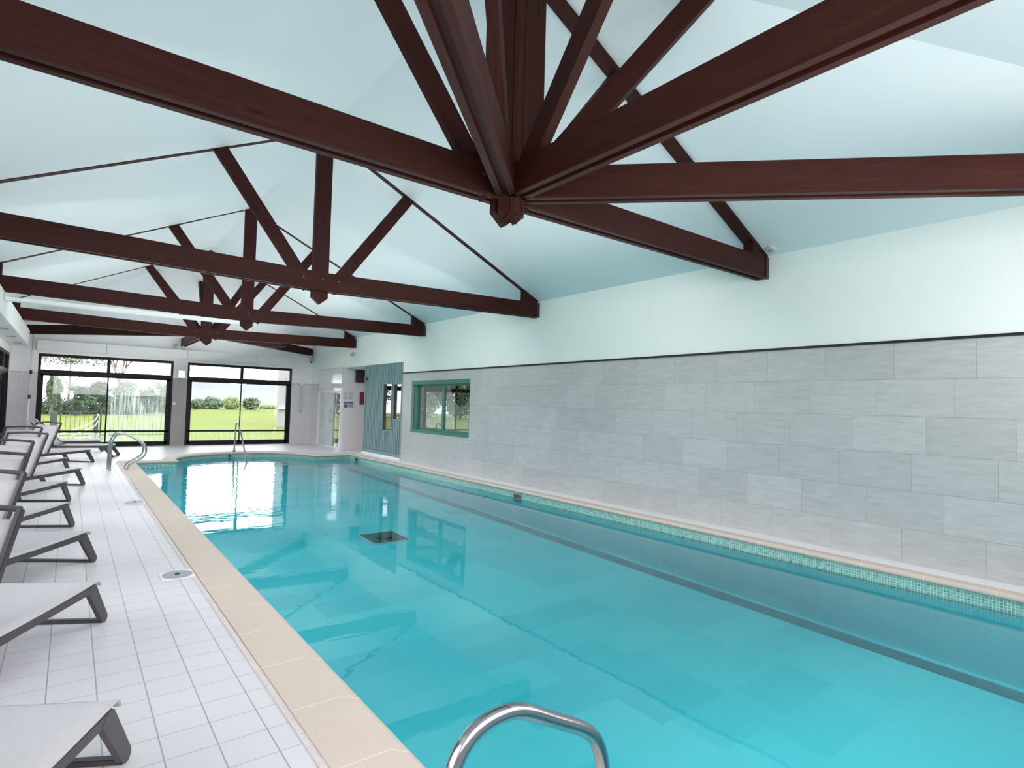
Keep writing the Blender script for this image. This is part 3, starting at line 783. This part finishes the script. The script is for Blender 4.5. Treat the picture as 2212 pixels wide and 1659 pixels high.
sheet(7.285, 7.60, 1.395, 1.59, 'safety notice with dark blue header below the pale sheets', 'safety_notice', True)

# green window
root = tag(D.objects.new('window_9', None), 'green framed sliding window in the grey tiled wall', 'window', kind='structure'); C.objects.link(root); root.location = (XW, 12.4, .84)
gx = XW+.07
bm = B(); box(bm, XW+.002, XW+.16, GW[1]-.012, GW[1], GW[2], GW[3]); mk('reveal', bm, plain('grey_reveal', (.33, .34, .36), .5), root)
bm = B()
box(bm, XW+.004, gx+.10, GW[0], GW[1]-.012, 2.10, GW[3]); box(bm, XW+.004, gx+.10, GW[0], GW[1]-.012, GW[2], .925); box(bm, gx, gx+.1, GW[1]-.20, GW[1]-.012, .925, 2.10); box(bm, XW+.004, gx+.1, GW[0], GW[0]+.02, .925, 2.10)
box(bm, gx, gx+.05, GW[0]+.02, 12.28, 2.06, 2.10); box(bm, gx, gx+.05, GW[0]+.02, 12.28, .925, .98)
mk('window_frame', bm, M['green'], root)
bm = B(); box(bm, gx+.05, gx+.09, 12.22, GW[1]-.2, 2.02, 2.10); box(bm, gx+.05, gx+.09, 12.22, GW[1]-.2, .925, .99); box(bm, gx-.005, gx+.06, 12.20, 12.30, .925, 2.10)
s = mk('sash', bm, M['green'], root)
bm = B(); box(bm, gx+.062, gx+.068, 12.3, GW[1]-.2, .99, 2.02); mk('pane', bm, M['mirror'], s)
bm = B(); box(bm, gx+.022, gx+.028, GW[0]+.02, 12.2, .98, 2.06); mk('pane', bm, M['mirror'], s)
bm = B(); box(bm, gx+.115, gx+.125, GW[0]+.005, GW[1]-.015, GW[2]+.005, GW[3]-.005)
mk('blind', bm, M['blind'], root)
# pennant hanging behind the right pane
px = gx+.045
def wp(x, y): return at(880+x/10.37, 800+y/10.37, 0, px)
bm = B()
out = [(975, 330), (985, 470), (1020, 600), (1095, 740), (1200, 850), (1290, 760), (1375, 650), (1400, 500), (1400, 330)]
v = [bm.verts.new(wp(*p)) for p in out]; v2 = [bm.verts.new(wp(*p)+Vector((.006, 0, 0))) for p in out]
bm.faces.new(v); bm.faces.new(v2[::-1])
for i in range(len(v)): bm.faces.new([v[i], v[(i+1) % len(v)], v2[(i+1) % len(v)], v2[i]])
pn = tag(mk('pennant', bm, M['pennant']), 'dark green shield shaped pennant with gold emblem hanging in the green window', 'pennant')
bm = B(); cc = wp(1205, 470)-Vector((.006, 0, 0))
ring = [cc+Vector((0, -math.sin(a)*.16, math.cos(a)*.115)) for a in [2*PI*k/28 for k in range(29)]]; tube(bm, ring, .006, 6, False)
tube(bm, [wp(1170, 540)-Vector((.006, 0, 0)), wp(1215, 500)-Vector((.006, 0, 0)), wp(1190, 450)-Vector((.006, 0, 0)), wp(1215, 420)-Vector((.006, 0, 0))], .009, 6)
tube(bm, [wp(1140, 590)-Vector((.006, 0, 0)), wp(1175, 560)-Vector((.006, 0, 0)), wp(1220, 575)-Vector((.006, 0, 0)), wp(1240, 530)-Vector((.006, 0, 0))], .010, 6)
tube(bm, [wp(1155, 500)-Vector((.006, 0, 0)), wp(1175, 530)-Vector((.006, 0, 0)), wp(1200, 560)-Vector((.006, 0, 0))], .010, 6)
mk('emblem', bm, M['gold'], pn)

# ------------------------------------------------------------------ pool hardware
shape2 = [(.734, 0), (.734, .3), (.736, .6), (.745, .68), (.775, .745), (.827, .785), (.90, .797), (.97, .784), (1.079, .728), (1.193, .667), (1.248, .62), (1.279, .556), (1.288, .47), (1.27, .36), (1.21, .27), (1.13, .18), (1.07, .10), (1.035, .02)]
shape = [(.734, 0), (.738, .30), (.748, .58), (.785, .70), (.85, .765), (.93, .785), (1.02, .755), (1.12, .70), (1.23, .635), (1.32, .565), (1.365, .48), (1.372, .38), (1.33, .28), (1.24, .205), (1.14, .15), (1.07, .09), (1.035, .02)]
def rail(y, dx, label, grp=None, r=.0215, shape=shape):
    t = thing('pool_handrail', label, 'handrail', (.734+dx, y, 0), grp)
    bm = B(); tube(bm, spline([(x+dx, y, z) for x, z in shape], 6), r, 14); mk('rail_tube', bm, M['steel'], t, True)
    for xx in (.734, 1.035):
        bm = B(); disc(bm, (xx+dx, y, .0 if xx < 1 else .013), .04, 2, .010, 18); mk('base_flange', bm, M['steel'], t)
    return t
rail(14.92, 0, 'curved steel handrail at the far left pool corner, nearer of the pair', 'pair of curved steel handrails by the loungers')
rail(15.33, -.02, 'curved steel handrail at the far left pool corner, farther of the pair', 'pair of curved steel handrails by the loungers')
rail(1.21, .03, 'curved steel handrail in the foreground at the bottom edge of the photo', shape=shape2)
t = thing('pool_handrail', 'tall narrow steel grab rail rising from the curved far pool edge into the water', 'handrail', (3.95, 18.62, 0))
bm = B(); tube(bm, spline([(3.95, 18.66, .0), (3.95, 18.62, .33), (3.95, 18.575, .72), (3.95, 18.53, .86), (3.95, 18.42, .905), (3.95, 18.28, .87), (3.95, 18.15, .78), (3.95, 17.72, .46), (3.95, 17.2, -.05), (3.95, 16.9, -.33)], 6), .0215, 12); mk('rail_tube', bm, M['steel'], t, True)
bm = B(); tube(bm, [(3.95, 18.66, .012), (3.95, 18.65, .14)], .045, 14, r1=.024); mk('base_flange', bm, M['steel'], t, True)
def skimmer(x0, x1, y0, y1, label):
    t = thing('skimmer_lid', label, 'skimmer lid', ((x0+x1)/2, (y0+y1)/2, 0), 'skimmer lids in the left deck')
    bm = B(); box(bm, x0, x1, y0, y1, .001, .010, 0, .002); mk('square_frame', bm, M['white'], t)
    bm = B(); disc(bm, ((x0+x1)/2+.0, (y0+y1)/2, .010), .118, 2, .006, 32); l = mk('round_lid', bm, plain('grey_lid', (.30, .31, .34), .4), t)
    bm = B(); disc(bm, ((x0+x1)/2+.0, (y0+y1)/2, .016), .022, 2, .005, 16); mk('lid_keyhole', bm, M['dark'], l)
skimmer(.70, .965, 5.79, 6.06, 'square white skimmer lid with round grey centre, nearer one on the left deck')
skimmer(.70, .965, 10.15, 10.42, 'square white skimmer lid with round grey centre, farther one on the left deck')
# telescopic pole with net
t = thing('telescopic_pole', 'beige telescopic pool pole with dark clamps leaning in the far left corner', 'pole', (-.90, 21.2, 0))
P0, P1 = Vector((-.93, 21.15, .02)), Vector((-.93, 21.70, 3.40))
bm = B(); tube(bm, [P0, P0.lerp(P1, .42)], .024, 12); mk('lower_tube', bm, M['white'], t)
bm = B(); tube(bm, [P0.lerp(P1, .42), P0.lerp(P1, .62)], .021, 12); tube(bm, [P0.lerp(P1, .62), P0.lerp(P1, .84)], .017, 12); mk('middle_tube', bm, M['beige'], t)
bm = B(); tube(bm, [P0.lerp(P1, .84), P1], .014, 12); mk('upper_tube', bm, M['grey'], t)
for f in (.42, .63):
    bm = B(); q = P0.lerp(P1, f); tube(bm, [q, q+(P1-P0).normalized()*.11], .034, 12); mk('clamp', bm, M['dark'], t)
bm = B(); tube(bm, spline([(-.93, 21.2, .80), (-.80, 21.22, .86), (-.70, 21.24, .80), (-.66, 21.25, .62), (-.74, 21.25, .50), (-.84, 21.22, .60), (-.92, 21.2, .74)], 5), .022, 10); mk('net_head', bm, plain('silver_net_frame', (.5, .52, .52), .3, .4), t)

# ------------------------------------------------------------------ sun loungers
def lounger_mesh(back):
    """foot corner nearest the camera side at origin; head along -x, far side along +y. back: 'forward' folded upright past vertical, 'raised' leaning to the head"""
    root = D.objects.new('sun_lounger', None); C.objects.link(root); root.empty_display_size = .1
    W, Z = .68, .285
    mt = M['frame']
    for s, y in ((0, .012), (1, W-.012)):
        bm = B(); obox(bm, (-.16, y, Z-.005), (-1.92, y, Z-.005), .026, .052, bev=.004); mk('side_rail', bm, mt, root)
    for y in (.012, W-.012):
        bm = B(); v = []
        prof = [(-.235, Z-.02), (-.20, Z+.018), (-.165, Z+.021), (-.145, Z+.008), (.018, .045), (.018, .02), (.0, 0), (-.025, 0), (-.045, .012)]
        a = [bm.verts.new((x, y-.014, z)) for x, z in prof]; b = [bm.verts.new((x, y+.014, z)) for x, z in prof]
        bm.faces.new(a); bm.faces.new(b[::-1])
        for i in range(len(a)): bm.faces.new([a[i], a[(i+1) % len(a)], b[(i+1) % len(a)], b[i]])
        mk('leg', bm, mt, root)
        bm = B(); prof = [(-1.62, Z-.03), (-1.55, Z-.03), (-1.66, .008), (-1.69, 0), (-1.72, .012)]
        a = [bm.verts.new((x, y-.014, z)) for x, z in prof]; b = [bm.verts.new((x, y+.014, z)) for x, z in prof]
        bm.faces.new(a); bm.faces.new(b[::-1])
        for i in range(len(a)): bm.faces.new([a[i], a[(i+1) % len(a)], b[(i+1) % len(a)], b[i]])
        mk('leg', bm, mt, root)
    bm = B(); box(bm, -.04, .0, 0.01, W-.01, .0, .026, 0, .004); mk('floor_bar', bm, mt, root)
    bm = B(); box(bm, -1.71, -1.67, 0.01, W-.01, .0, .026, 0, .004); mk('floor_bar', bm, mt, root)
    # seat sling, drooping a little in the middle, front lip rolled down
    bm = B(); xs = [-.085, -.095, -.115, -.17, -.35, -.6, -.85, -1.10, -1.18]; zs = [Z-.004, Z+.022, Z+.034, Z+.034, Z+.030, Z+.027, Z+.027, Z+.030, Z+.03]
    ny = 6; g = []
    for x, z in zip(xs, zs):
        g.append([bm.verts.new((x, .0+W*j/ny, z-.012*math.sin(PI*j/ny)*(1 if x < -.1 else .2))) for j in range(ny+1)])
    for i in range(len(xs)-1):
        for j in range(ny): bm.faces.new([g[i][j], g[i][j+1], g[i+1][j+1], g[i+1][j]])
    o = mk('seat_sling', bm, M['sling'], root, True); m = o.modifiers.new('s', 'SOLIDIFY'); m.thickness = .008
    # backrest
    if back == 'forward': b0, b1 = Vector((-1.22, 0, Z-.02)), Vector((-.90, 0, .95))
    elif back == 'flat': b0, b1 = Vector((-1.22, 0, Z)), Vector((-1.95, 0, Z+.03))
    else: b0, b1 = Vector((-1.22, 0, Z)), Vector((-1.72, 0, .86))
    d = (b1-b0)
    n = Vector((0, 1, 0)).cross(d).normalized()
    bm = B()
    for y in (.035, W-.035): obox(bm, b0+Vector((0, y, 0)), b1+Vector((0, y, 0)), .030, .040, n, bev=.004)
    tube(bm, spline([b1+Vector((0, .035, 0)), b1+d.normalized()*.018+Vector((0, W/2, 0)), b1+Vector((0, W-.035, 0))], 5), .017, 10)
    f = mk('back_frame', bm, mt, root)
    bm = B(); g = []
    for i in range(7):
        q = b0.lerp(b1, .04+.885*i/6)
        g.append([bm.verts.new(q+Vector((0, .045+(W-.09)*j/ny, 0))+n*.014*math.sin(PI*j/ny)*math.sin(PI*i/6)) for j in range(ny+1)])
    for i in range(6):
        for j in range(ny): bm.faces.new([g[i][j], g[i][j+1], g[i+1][j+1], g[i+1][j]])
    o = mk('back_sling', bm, M['sling'], root, True); m = o.modifiers.new('s', 'SOLIDIFY'); m.thickness = .008
    return root
# (foot corner x, y, head direction)
spots = [((.274, 3.05), (-.47, -.86), 'first grey sun lounger from the camera, its foot end cut by the bottom edge'),
 ((.27, 5.0), (-.45, -.83), 'second sun lounger from the camera, beside the nearer skimmer lid'),
 ((.262, 6.83), (-.55, -.83), 'third sun lounger from the camera, between the second and fourth ones'),
 ((.105, 8.75), (-.46, -.90), 'fourth sun lounger from the camera, tall pale backrest in front of the rest'),
 ((.071, 10.84), (-.45, -.89), 'fifth sun lounger from the camera, level with the farther skimmer lid'),
 ((.268, 12.65), (-.57, -.85), 'sixth sun lounger from the camera, foot end reaching well out on the tiles'),
 ((.06, 14.85), (-.47, -.88), 'seventh sun lounger from the camera, half hidden behind the sixth'),
 ((.512, 16.83), (-.70, -.74), 'eighth sun lounger from the camera, nearest one left of the paired handrails')]
proto = lounger_mesh('forward')
for i, (p, d, lab) in enumerate(spots):
    o = proto if i == 0 else copytree(proto)
    o.location = (p[0], p[1], 0); o.rotation_euler = (0, 0, math.atan2(-d[1], -d[0]))
    o.scale = (1, -1, 1) if False else (1, 1, 1)
    tag(o, lab, 'sun lounger', 'grey sling sun loungers in a row on the left deck')
o = lounger_mesh('raised'); o.location = (.93, 17.95, 0); o.rotation_euler = (0, 0, math.atan2(-.34, 1.12)*.9)
tag(o, 'ninth sun lounger, parallel to the garden window with its long side to the camera', 'sun lounger', 'grey sling sun loungers in a row on the left deck')
o = lounger_mesh('flat'); o.location = (.80, 20.0, 0); o.rotation_euler = (0, 0, -.10)
tag(o, 'farthest sun lounger, lying flat just inside the left garden window', 'sun lounger', 'grey sling sun loungers in a row on the left deck')

# ------------------------------------------------------------------ outside
def gz(x, y): 
    if y < 22.5: return -.10
    k = min(1, max(0, (x-2)/9)); k = k*k*(3-2*k)
    return -.10+.62*k*min(1.6, max(0, (y-24)/36))
bm = B()
xs = [-70+5*i for i in range(33)]; ys2 = [-20, -5, 5, 15, 22.2, 24, 28, 34, 42, 50, 58, 64, 72, 90]
g = [[bm.verts.new((x, y, gz(x, y))) for x in xs] for y in ys2]
for i in range(len(ys2)-1):
    for j in range(len(xs)-1):
        if ys2[i+1] <= 22.3 and XL-.3 < xs[j]+2.5 < 8.4: continue
        bm.faces.new([g[i][j], g[i][j+1], g[i+1][j+1], g[i+1][j]])
struct('ground_lawn', bm, M['lawn'], 'bright green lawn outside the windows', 'lawn')
# terrace outside left wall
bm = B(); box(bm, -4.8, XL-.3, -4, 25.5, -.16, -.02); box(bm, XL-.3, 7.6, YF+.3, 23.6, -.16, -.05)
struct('ground_terrace', bm, plain('pale_terrace', (.22, .23, .23), .7, var=.05), 'pale terrace just outside the glazing', 'terrace')
# fence and gate
def fence(p0, p1, label, h=.92, pitch=.142):
    p0, p1 = Vector((*p0, 0)), Vector((*p1, 0)); L = (p1-p0).length; d = (p1-p0)/L
    t = thing('metal_fence', label, 'fence', tuple(p0), 'dark metal garden fences')
    zb = -.08
    bm = B(); obox(bm, p0+Vector((0, 0, zb+h)), p1+Vector((0, 0, zb+h)), .03, .03); obox(bm, p0+Vector((0, 0, zb+.10)), p1+Vector((0, 0, zb+.10)), .03, .03); mk('fence_rails', bm, M['fence'], t)
    bm = B(); n = int(L/pitch)
    for k in range(n+1):
        q = p0+d*(k*L/n); box(bm, q.x-.007, q.x+.007, q.y-.007, q.y+.007, zb+.1, zb+h)
    mk('fence_bars', bm, M['fence'], t)
    for k in range(int(L/2.4)+1):
        q = p0+d*(k*2.4); bm = B(); box(bm, q.x-.025, q.x+.025, q.y-.025, q.y+.025, zb-.02, zb+h+.16); mk('fence_post', bm, M['fence'], t)
fence((1.0, 28), (3.35, 28), 'dark bar fence outside the left garden window, right of the gate')
fence((-16, 28), (-.75, 28), 'dark bar fence outside the left garden window, left of the gate')
fence((-7.5, 26.5), (-7.5, -3), 'long dark bar fence outside the left wall glazing')
t = thing('garden_gate', 'dark metal bar gate with a lock box outside the left garden window', 'gate', (.3, 28, -.1))
bm = B(); box(bm, -.28, .87, 27.97, 28.01, .91, .945); box(bm, -.28, .87, 27.97, 28.01, .0, .03); box(bm, -.28, -.25, 27.97, 28.01, 0, .94); box(bm, .84, .87, 27.97, 28.01, 0, .94); mk('gate_frame', bm, M['fence'], t)
bm = B()
for k in range(7): box(bm, -.10+.142*k, -.088+.142*k, 27.98, 27.995, .03, .91)
mk('gate_bars', bm, M['fence'], t)
bm = B(); box(bm, .10, .34, 27.9, 28.03, .80, .92); mk('lock_box', bm, M['dark'], t)
for xx, lab in ((-.46, 'dark square gate pillar left of the garden gate'), (.83, 'dark square gate pillar right of the garden gate')):
    bm = B(); box(bm, xx-.11 if xx < 0 else xx-.06, xx+.11 if xx < 0 else xx+.09, 27.72, 27.92, -.12, .93 if xx < 0 else .80, 0, .01)
    tag(mk('gate_pillar', bm, plain('dark_pillar', (.03, .045, .045), .6)), lab, 'pillar')
bm = B()
tube(bm, spline([(.90, 27.6, .86), (.80, 27.55, .62), (.5, 27.5, .40), (.05, 27.45, .20), (-.4, 27.4, .04)], 6), .018, 8)
tube(bm, spline([(.90, 27.6, .60), (.82, 27.55, .42), (.62, 27.5, .28), (.35, 27.45, .14), (.1, 27.4, .02)], 6), .018, 8)
tag(mk('garden_hose', bm, M['hose']), 'white hose hanging from the right gate pillar', 'hose')

def foliage(name, blobs, n, size, mat, label, cat, trunk=None, group=None, seed=0):
    rnd = random.Random(seed)
    verts, faces = [], []
    tot = sum(b[1][0]*b[1][2] for b in blobs)
    for (c, r) in blobs:
        k = int(n*r[0]*r[2]/tot)
        for _ in range(k):
            while True:
                p = Vector((rnd.uniform(-1, 1), rnd.uniform(-1, 1), rnd.uniform(-1, 1)))
                if .25 < p.length < 1: break
            p = p*(.72+.36*rnd.random()); q = Vector((c[0]+p.x*r[0], c[1]+p.y*r[1], c[2]+p.z*r[2]))
            a = Vector((rnd.gauss(0, 1), rnd.gauss(0, 1), rnd.gauss(0, 1))).normalized(); b = a.orthogonal().normalized(); s = size*rnd.uniform(.6, 1.4)
            i = len(verts); verts += [q+a*s, q+b*s*.6, q-a*s, q-b*s*.6]; faces.append((i, i+1, i+2, i+3))
    me = D.meshes.new('leaves'); me.from_pydata([tuple(v) for v in verts], [], faces); me.materials.append(M[mat])
    c0 = blobs[0][0]
    t = thing(name, label, cat, (c0[0], c0[1], gz(c0[0], c0[1])), group)
    o = D.objects.new('foliage', me); C.objects.link(o); o.parent = t; o.location = -Vector(t.location)
    if trunk:
        bm = B()
        for pts, r0, r1 in trunk: tube(bm, pts, r0, 8, r1=r1)
        mk('trunk', bm, M['bark'], t)
    return t
def bush(px0, px1, ptop, pbase, Y, mat, label, n=900, name='round_bush', size=.16, group='bushes beyond the lawn', seed=1):
    a, b = at(px0, pbase, 1, Y), at(px1, pbase, 1, Y); tp = at((px0+px1)/2, ptop, 1, Y); zb = gz((a.x+b.x)/2, Y)-.15
    w = (b.x-a.x)/2; cx0 = (a.x+b.x)/2; h = (tp.z-zb)/2
    rnd = random.Random(seed)
    bl = [((cx0, Y, zb+h), (w, w*.7, h))]
    for _ in range(5): bl.append(((cx0+rnd.uniform(-.5, .5)*w, Y+rnd.uniform(-.5, .2)*w, zb+h*rnd.uniform(.6, 1.35)), (w*.5, w*.4, h*.5)))
    foliage(name, bl, n, size, mat, label, 'bush', group=group, seed=seed)
YB = 62
bush(408, 442, 861, 886, YB, 'leafm', 'leftmost dark bush seen through the right garden window', 1400, size=.13, seed=2)
bush(432, 484, 856, 886, YB, 'leafm', 'wide dark green bush left of the bright one in the right garden window', 2200, size=.13, seed=3)
bush(480, 521, 855, 886, YB, 'leafb', 'bright yellow green round bush in the middle of the right garden window', 1800, size=.13, seed=4)
bush(522, 562, 857, 886, YB, 'leafm', 'round dark green bush right of the window divider, near the house', 1800, size=.13, seed=5)
bush(558, 606, 877, 886, YB+3, 'leafm', 'low dark bush between the round bush and the house corner', 900, size=.12, seed=6)

def tree(px, pw, ptop, pbase, Y, mat, label, n, trunk=True, group='trees beyond the fence', seed=1, size=.2, low=.25):
    b0 = at(px, pbase, 1, Y); tp = at(px, ptop, 1, Y); w = (at(px+pw, pbase, 1, Y).x-b0.x)/2; zb = gz(b0.x, Y); H = tp.z-zb
    rnd = random.Random(seed); bl = [((b0.x, Y, zb+H*.6), (w*.8, w*.6, H*.36))]
    bl = []
    for _ in range(34):
        a = rnd.uniform(0, 2*PI); hh = rnd.uniform(low, .93); q = rnd.uniform(.1, .92)*math.sqrt(max(.08, 1-abs((hh-.45)/.58)**2.2))
        bl.append(((b0.x+math.cos(a)*w*q, Y+math.sin(a)*w*q*.6, zb+H*hh), (w*rnd.uniform(.2, .42), w*.3, H*rnd.uniform(.07, .16))))
    tr = [([(b0.x, Y, zb-.1), (b0.x+.1, Y, zb+H*.4), (b0.x+.05, Y, zb+H*.8)], .14, .04), ([(b0.x+.05, Y, zb+H*.3), (b0.x+w*.5, Y, zb+H*.7)], .06, .02), ([(b0.x+.05, Y, zb+H*.35), (b0.x-w*.5, Y, zb+H*.75)], .06, .02)]
    foliage('garden_tree', bl, int(n*1.9), size, mat, label, 'tree', trunk=tr if trunk else None, group=group, seed=seed)
YT = 58
tree(109, 22, 812, 886, YT, 'leafm', 'slim ivy clad tree at the left edge of the left garden window', 1300, seed=11, size=.11)
tree(123, 20, 816, 886, YT+2, 'leafm', 'second slim ivy clad tree in the left garden window', 1100, seed=12, size=.11, low=.12)
tree(172, 62, 826, 886, YT, 'leafd', 'dark green full tree in the middle of the left pane', 3400, seed=13, size=.075, low=.08)
tree(212, 64, 820, 886, YT+2, 'leafd', 'tall dark tree just left of the divider of the left garden window', 3600, seed=14, size=.075, low=.08)
tree(264, 74, 823, 886, YT+2, 'leafm', 'bluish tree behind the streaked pane, left of two', 3600, seed=15, size=.075, low=.08)
tree(304, 70, 838, 886, YT+2, 'leafm', 'lower bluish tree between the two taller ones behind the streaked pane', 3000, seed=18, size=.075, low=.08)
tree(344, 72, 826, 886, YT+2, 'leafm', 'bluish tree behind the streaked pane, right of two', 3600, seed=16, size=.075, low=.08)
tree(145, 170, 740, 886, YT+22, 'leafp', 'pale tall tree whose thin crown fills the upper left window panes', 1500, seed=17, size=.12, low=.70)
for k in range(7):
    xx = -8.5-3.6*k; yy = 57+2.2*math.sin(k*2.1); H = 7.5+1.5*math.sin(k*1.3)
    bl = [((xx+random.uniform(-1.6, 1.6), yy+random.uniform(-1, 1), random.uniform(.8, H-1)), (1.3, 1.1, 1.1)) for _ in range(14)]
    foliage('garden_tree', bl, 3000, .17, ['leafd', 'leafm', 'leafp'][k % 3], 'tall tree beyond the fence, seen only as a reflection in the green window', 'tree', trunk=[([(xx, yy, -.2), (xx, yy, H*.7)], .2, .08)], group='tall trees left of the garden window view', seed=70+k)
hb = []
for k in range(26):
    q = at(72+12.2*k, 886, 1, 61+random.uniform(-.6, .6)); hb.append(((q.x, q.y, gz(q.x, 61)+.55), (random.uniform(.5, .9), .6, random.uniform(.7, 1.15))))
foliage('garden_hedge', hb, 9000, .085, 'leafd', 'low dark hedge along the foot of the trees in the left garden window', 'hedge', seed=90)
# bare branched tree
b0 = at(252, 870, 1, 80); t = thing('bare_tree', 'thin branched nearly leafless tree above the streaked pane', 'tree', (b0.x, 80, 0), 'trees beyond the fence')
bm = B(); rnd = random.Random(5)
def branch(p, d, L, r, k):
    q = p+d*L; tube(bm, [p, q], r, 5, r1=r*.6)
    if k == 0: return
    for _ in range(3): branch(p.lerp(q, rnd.uniform(.5, 1)), (d+Vector((rnd.uniform(-.8, .8), rnd.uniform(-.3, .3), rnd.uniform(-.1, .6)))).normalized(), L*.66, r*.62, k-1)
branch(Vector((b0.x, 80, 0)), Vector((.05, 0, 1)), 3.6, .20, 5); mk('branches', bm, M['bark'], t)
# hedge belts as side trees for the left garden (seen as reflections)
for k in range(9):
    yy = -4+k*4.6; xx = -22-2.2*math.sin(k*1.7)
    bl = [((xx, yy, 2.2), (2.0, 2.6, 2.2))]+[((xx+random.uniform(-1, 1), yy+random.uniform(-1.8, 1.8), random.uniform(1.2, 4.2)), (1.2, 1.4, 1.1)) for _ in range(5)]
    foliage('garden_tree', bl, 1500, .2, ['leafd', 'leafm', 'leafp'][k % 3], 'leafy tree beyond the left garden fence, seen only as a reflection in the glass', 'tree', trunk=[([(xx, yy, -.1), (xx, yy, 2.5)], .18, .1)], group='trees beyond the left garden fence', seed=40+k)
# hills
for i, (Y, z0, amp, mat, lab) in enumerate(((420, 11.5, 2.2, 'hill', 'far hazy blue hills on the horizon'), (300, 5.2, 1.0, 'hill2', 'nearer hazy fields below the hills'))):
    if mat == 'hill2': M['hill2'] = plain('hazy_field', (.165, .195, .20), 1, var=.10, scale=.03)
    bm = B(); n = 60; prev = None
    for k in range(n+1):
        x = [54, 38][i]+260*k/n; z = z0+amp*(math.sin(k*.55+i)*.5+math.sin(k*1.3+2*i)*.3+math.sin(k*.21)*.6)
        a_, b_ = bm.verts.new((x, Y, -3)), bm.verts.new((x, Y+8, z)); c_ = bm.verts.new((x, Y+60, z*.7))
        if prev: bm.faces.new([prev[0], a_, b_, prev[1]]); bm.faces.new([prev[1], b_, c_, prev[2]])
        prev = (a_, b_, c_)
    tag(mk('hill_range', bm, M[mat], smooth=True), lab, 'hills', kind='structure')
# house corner right of window 2
a = at(602, 885, 1, 34)
t = thing('neighbour_house', 'white rendered house corner with a shuttered window at the right of the right garden window', 'house', (a.x, 34, 0))
z_ = gz(a.x, 34)
bm = B(); box(bm, a.x, a.x+6, 34, 34.4, z_-.3, 6); mk('house_wall', bm, M['render_wall'], t)
bm = B(); box(bm, a.x+.35, a.x+1.5, 33.95, 34.0, 1.25, 2.9); w_ = mk('shutter', bm, plain('pale_shutter', (.17, .17, .19), .6), t)
bm = B(); box(bm, a.x+.62, a.x+.65, 33.93, 33.95, 1.3, 2.9); box(bm, a.x+.85, a.x+.88, 33.93, 33.95, 1.3, 2.9); mk('shutter_bars', bm, M['grey'], w_)
bm = B(); box(bm, a.x-.1, a.x+2, 33.8, 34.0, 1.08, 1.16); mk('window_sill', bm, M['white'], t)

# ------------------------------------------------------------------ light
w = D.worlds.new('sky'); bpy.context.scene.world = w; w.use_nodes = True
bg = w.node_tree.nodes['Background']; bg.inputs[0].default_value = (1.0, .955, .985, 1); bg.inputs[1].default_value = 5.0
def area(name, loc, rot, sx, sy, e, col=(1, 1, 1)):
    l = D.lights.new(name, 'AREA'); l.shape = 'RECTANGLE'; l.size = sx; l.size_y = sy; l.energy = e; l.color = col
    o = D.objects.new(name, l); C.objects.link(o); o.location = loc; o.rotation_euler = rot; return o
area('room_fill_near', (2.9, -.15, 2.5), (math.radians(80), 0, 0), 7.5, 1.8, 215, (1, .95, .96))  # added fill behind the camera, no fixture here
for y, L, e in ((1.8, 3.6, .85), (6.3, 4.2, .9), (10.9, 4.2, 1.1), (15.5, 4.2, 1.4), (19.6, 3.2, 1.5)):
    area('ceiling_fill', (2.92, y, 2.6), (PI, math.radians(-16), 0), 6.2, L, 13.8*L*e, (1, .95, .945))  # added fills facing up to brighten the ceiling, no real fixtures
for y in (4.6, 9.4, 14.0):
    area('hall_fill', (2.9, y, 3.75), (math.radians(42), 0, 0), 6.0, .9, 80, (1, .94, .955))  # added fills facing away from the camera to brighten the far half
s = D.lights.new('overcast_sun', 'SUN'); s.energy = .8; s.angle = .6; so = D.objects.new('overcast_sun', s); C.objects.link(so); so.rotation_euler = (math.radians(40), math.radians(-35), 0)

sc = bpy.context.scene
sc.view_settings.view_transform = 'Standard'; sc.view_settings.look = 'None'; sc.view_settings.exposure = 0.13; sc.view_settings.gamma = 1.07
sc.cycles.use_denoising = True; sc.cycles.max_bounces = 8; sc.cycles.diffuse_bounces = 5; sc.cycles.glossy_bounces = 4; sc.cycles.use_adaptive_sampling = True; sc.cycles.adaptive_threshold = .02; sc.cycles.transparent_max_bounces = 14; sc.cycles.transmission_bounces = 6
sc.cycles.sample_clamp_indirect = 6; sc.cycles.caustics_reflective = False; sc.cycles.caustics_refractive = False
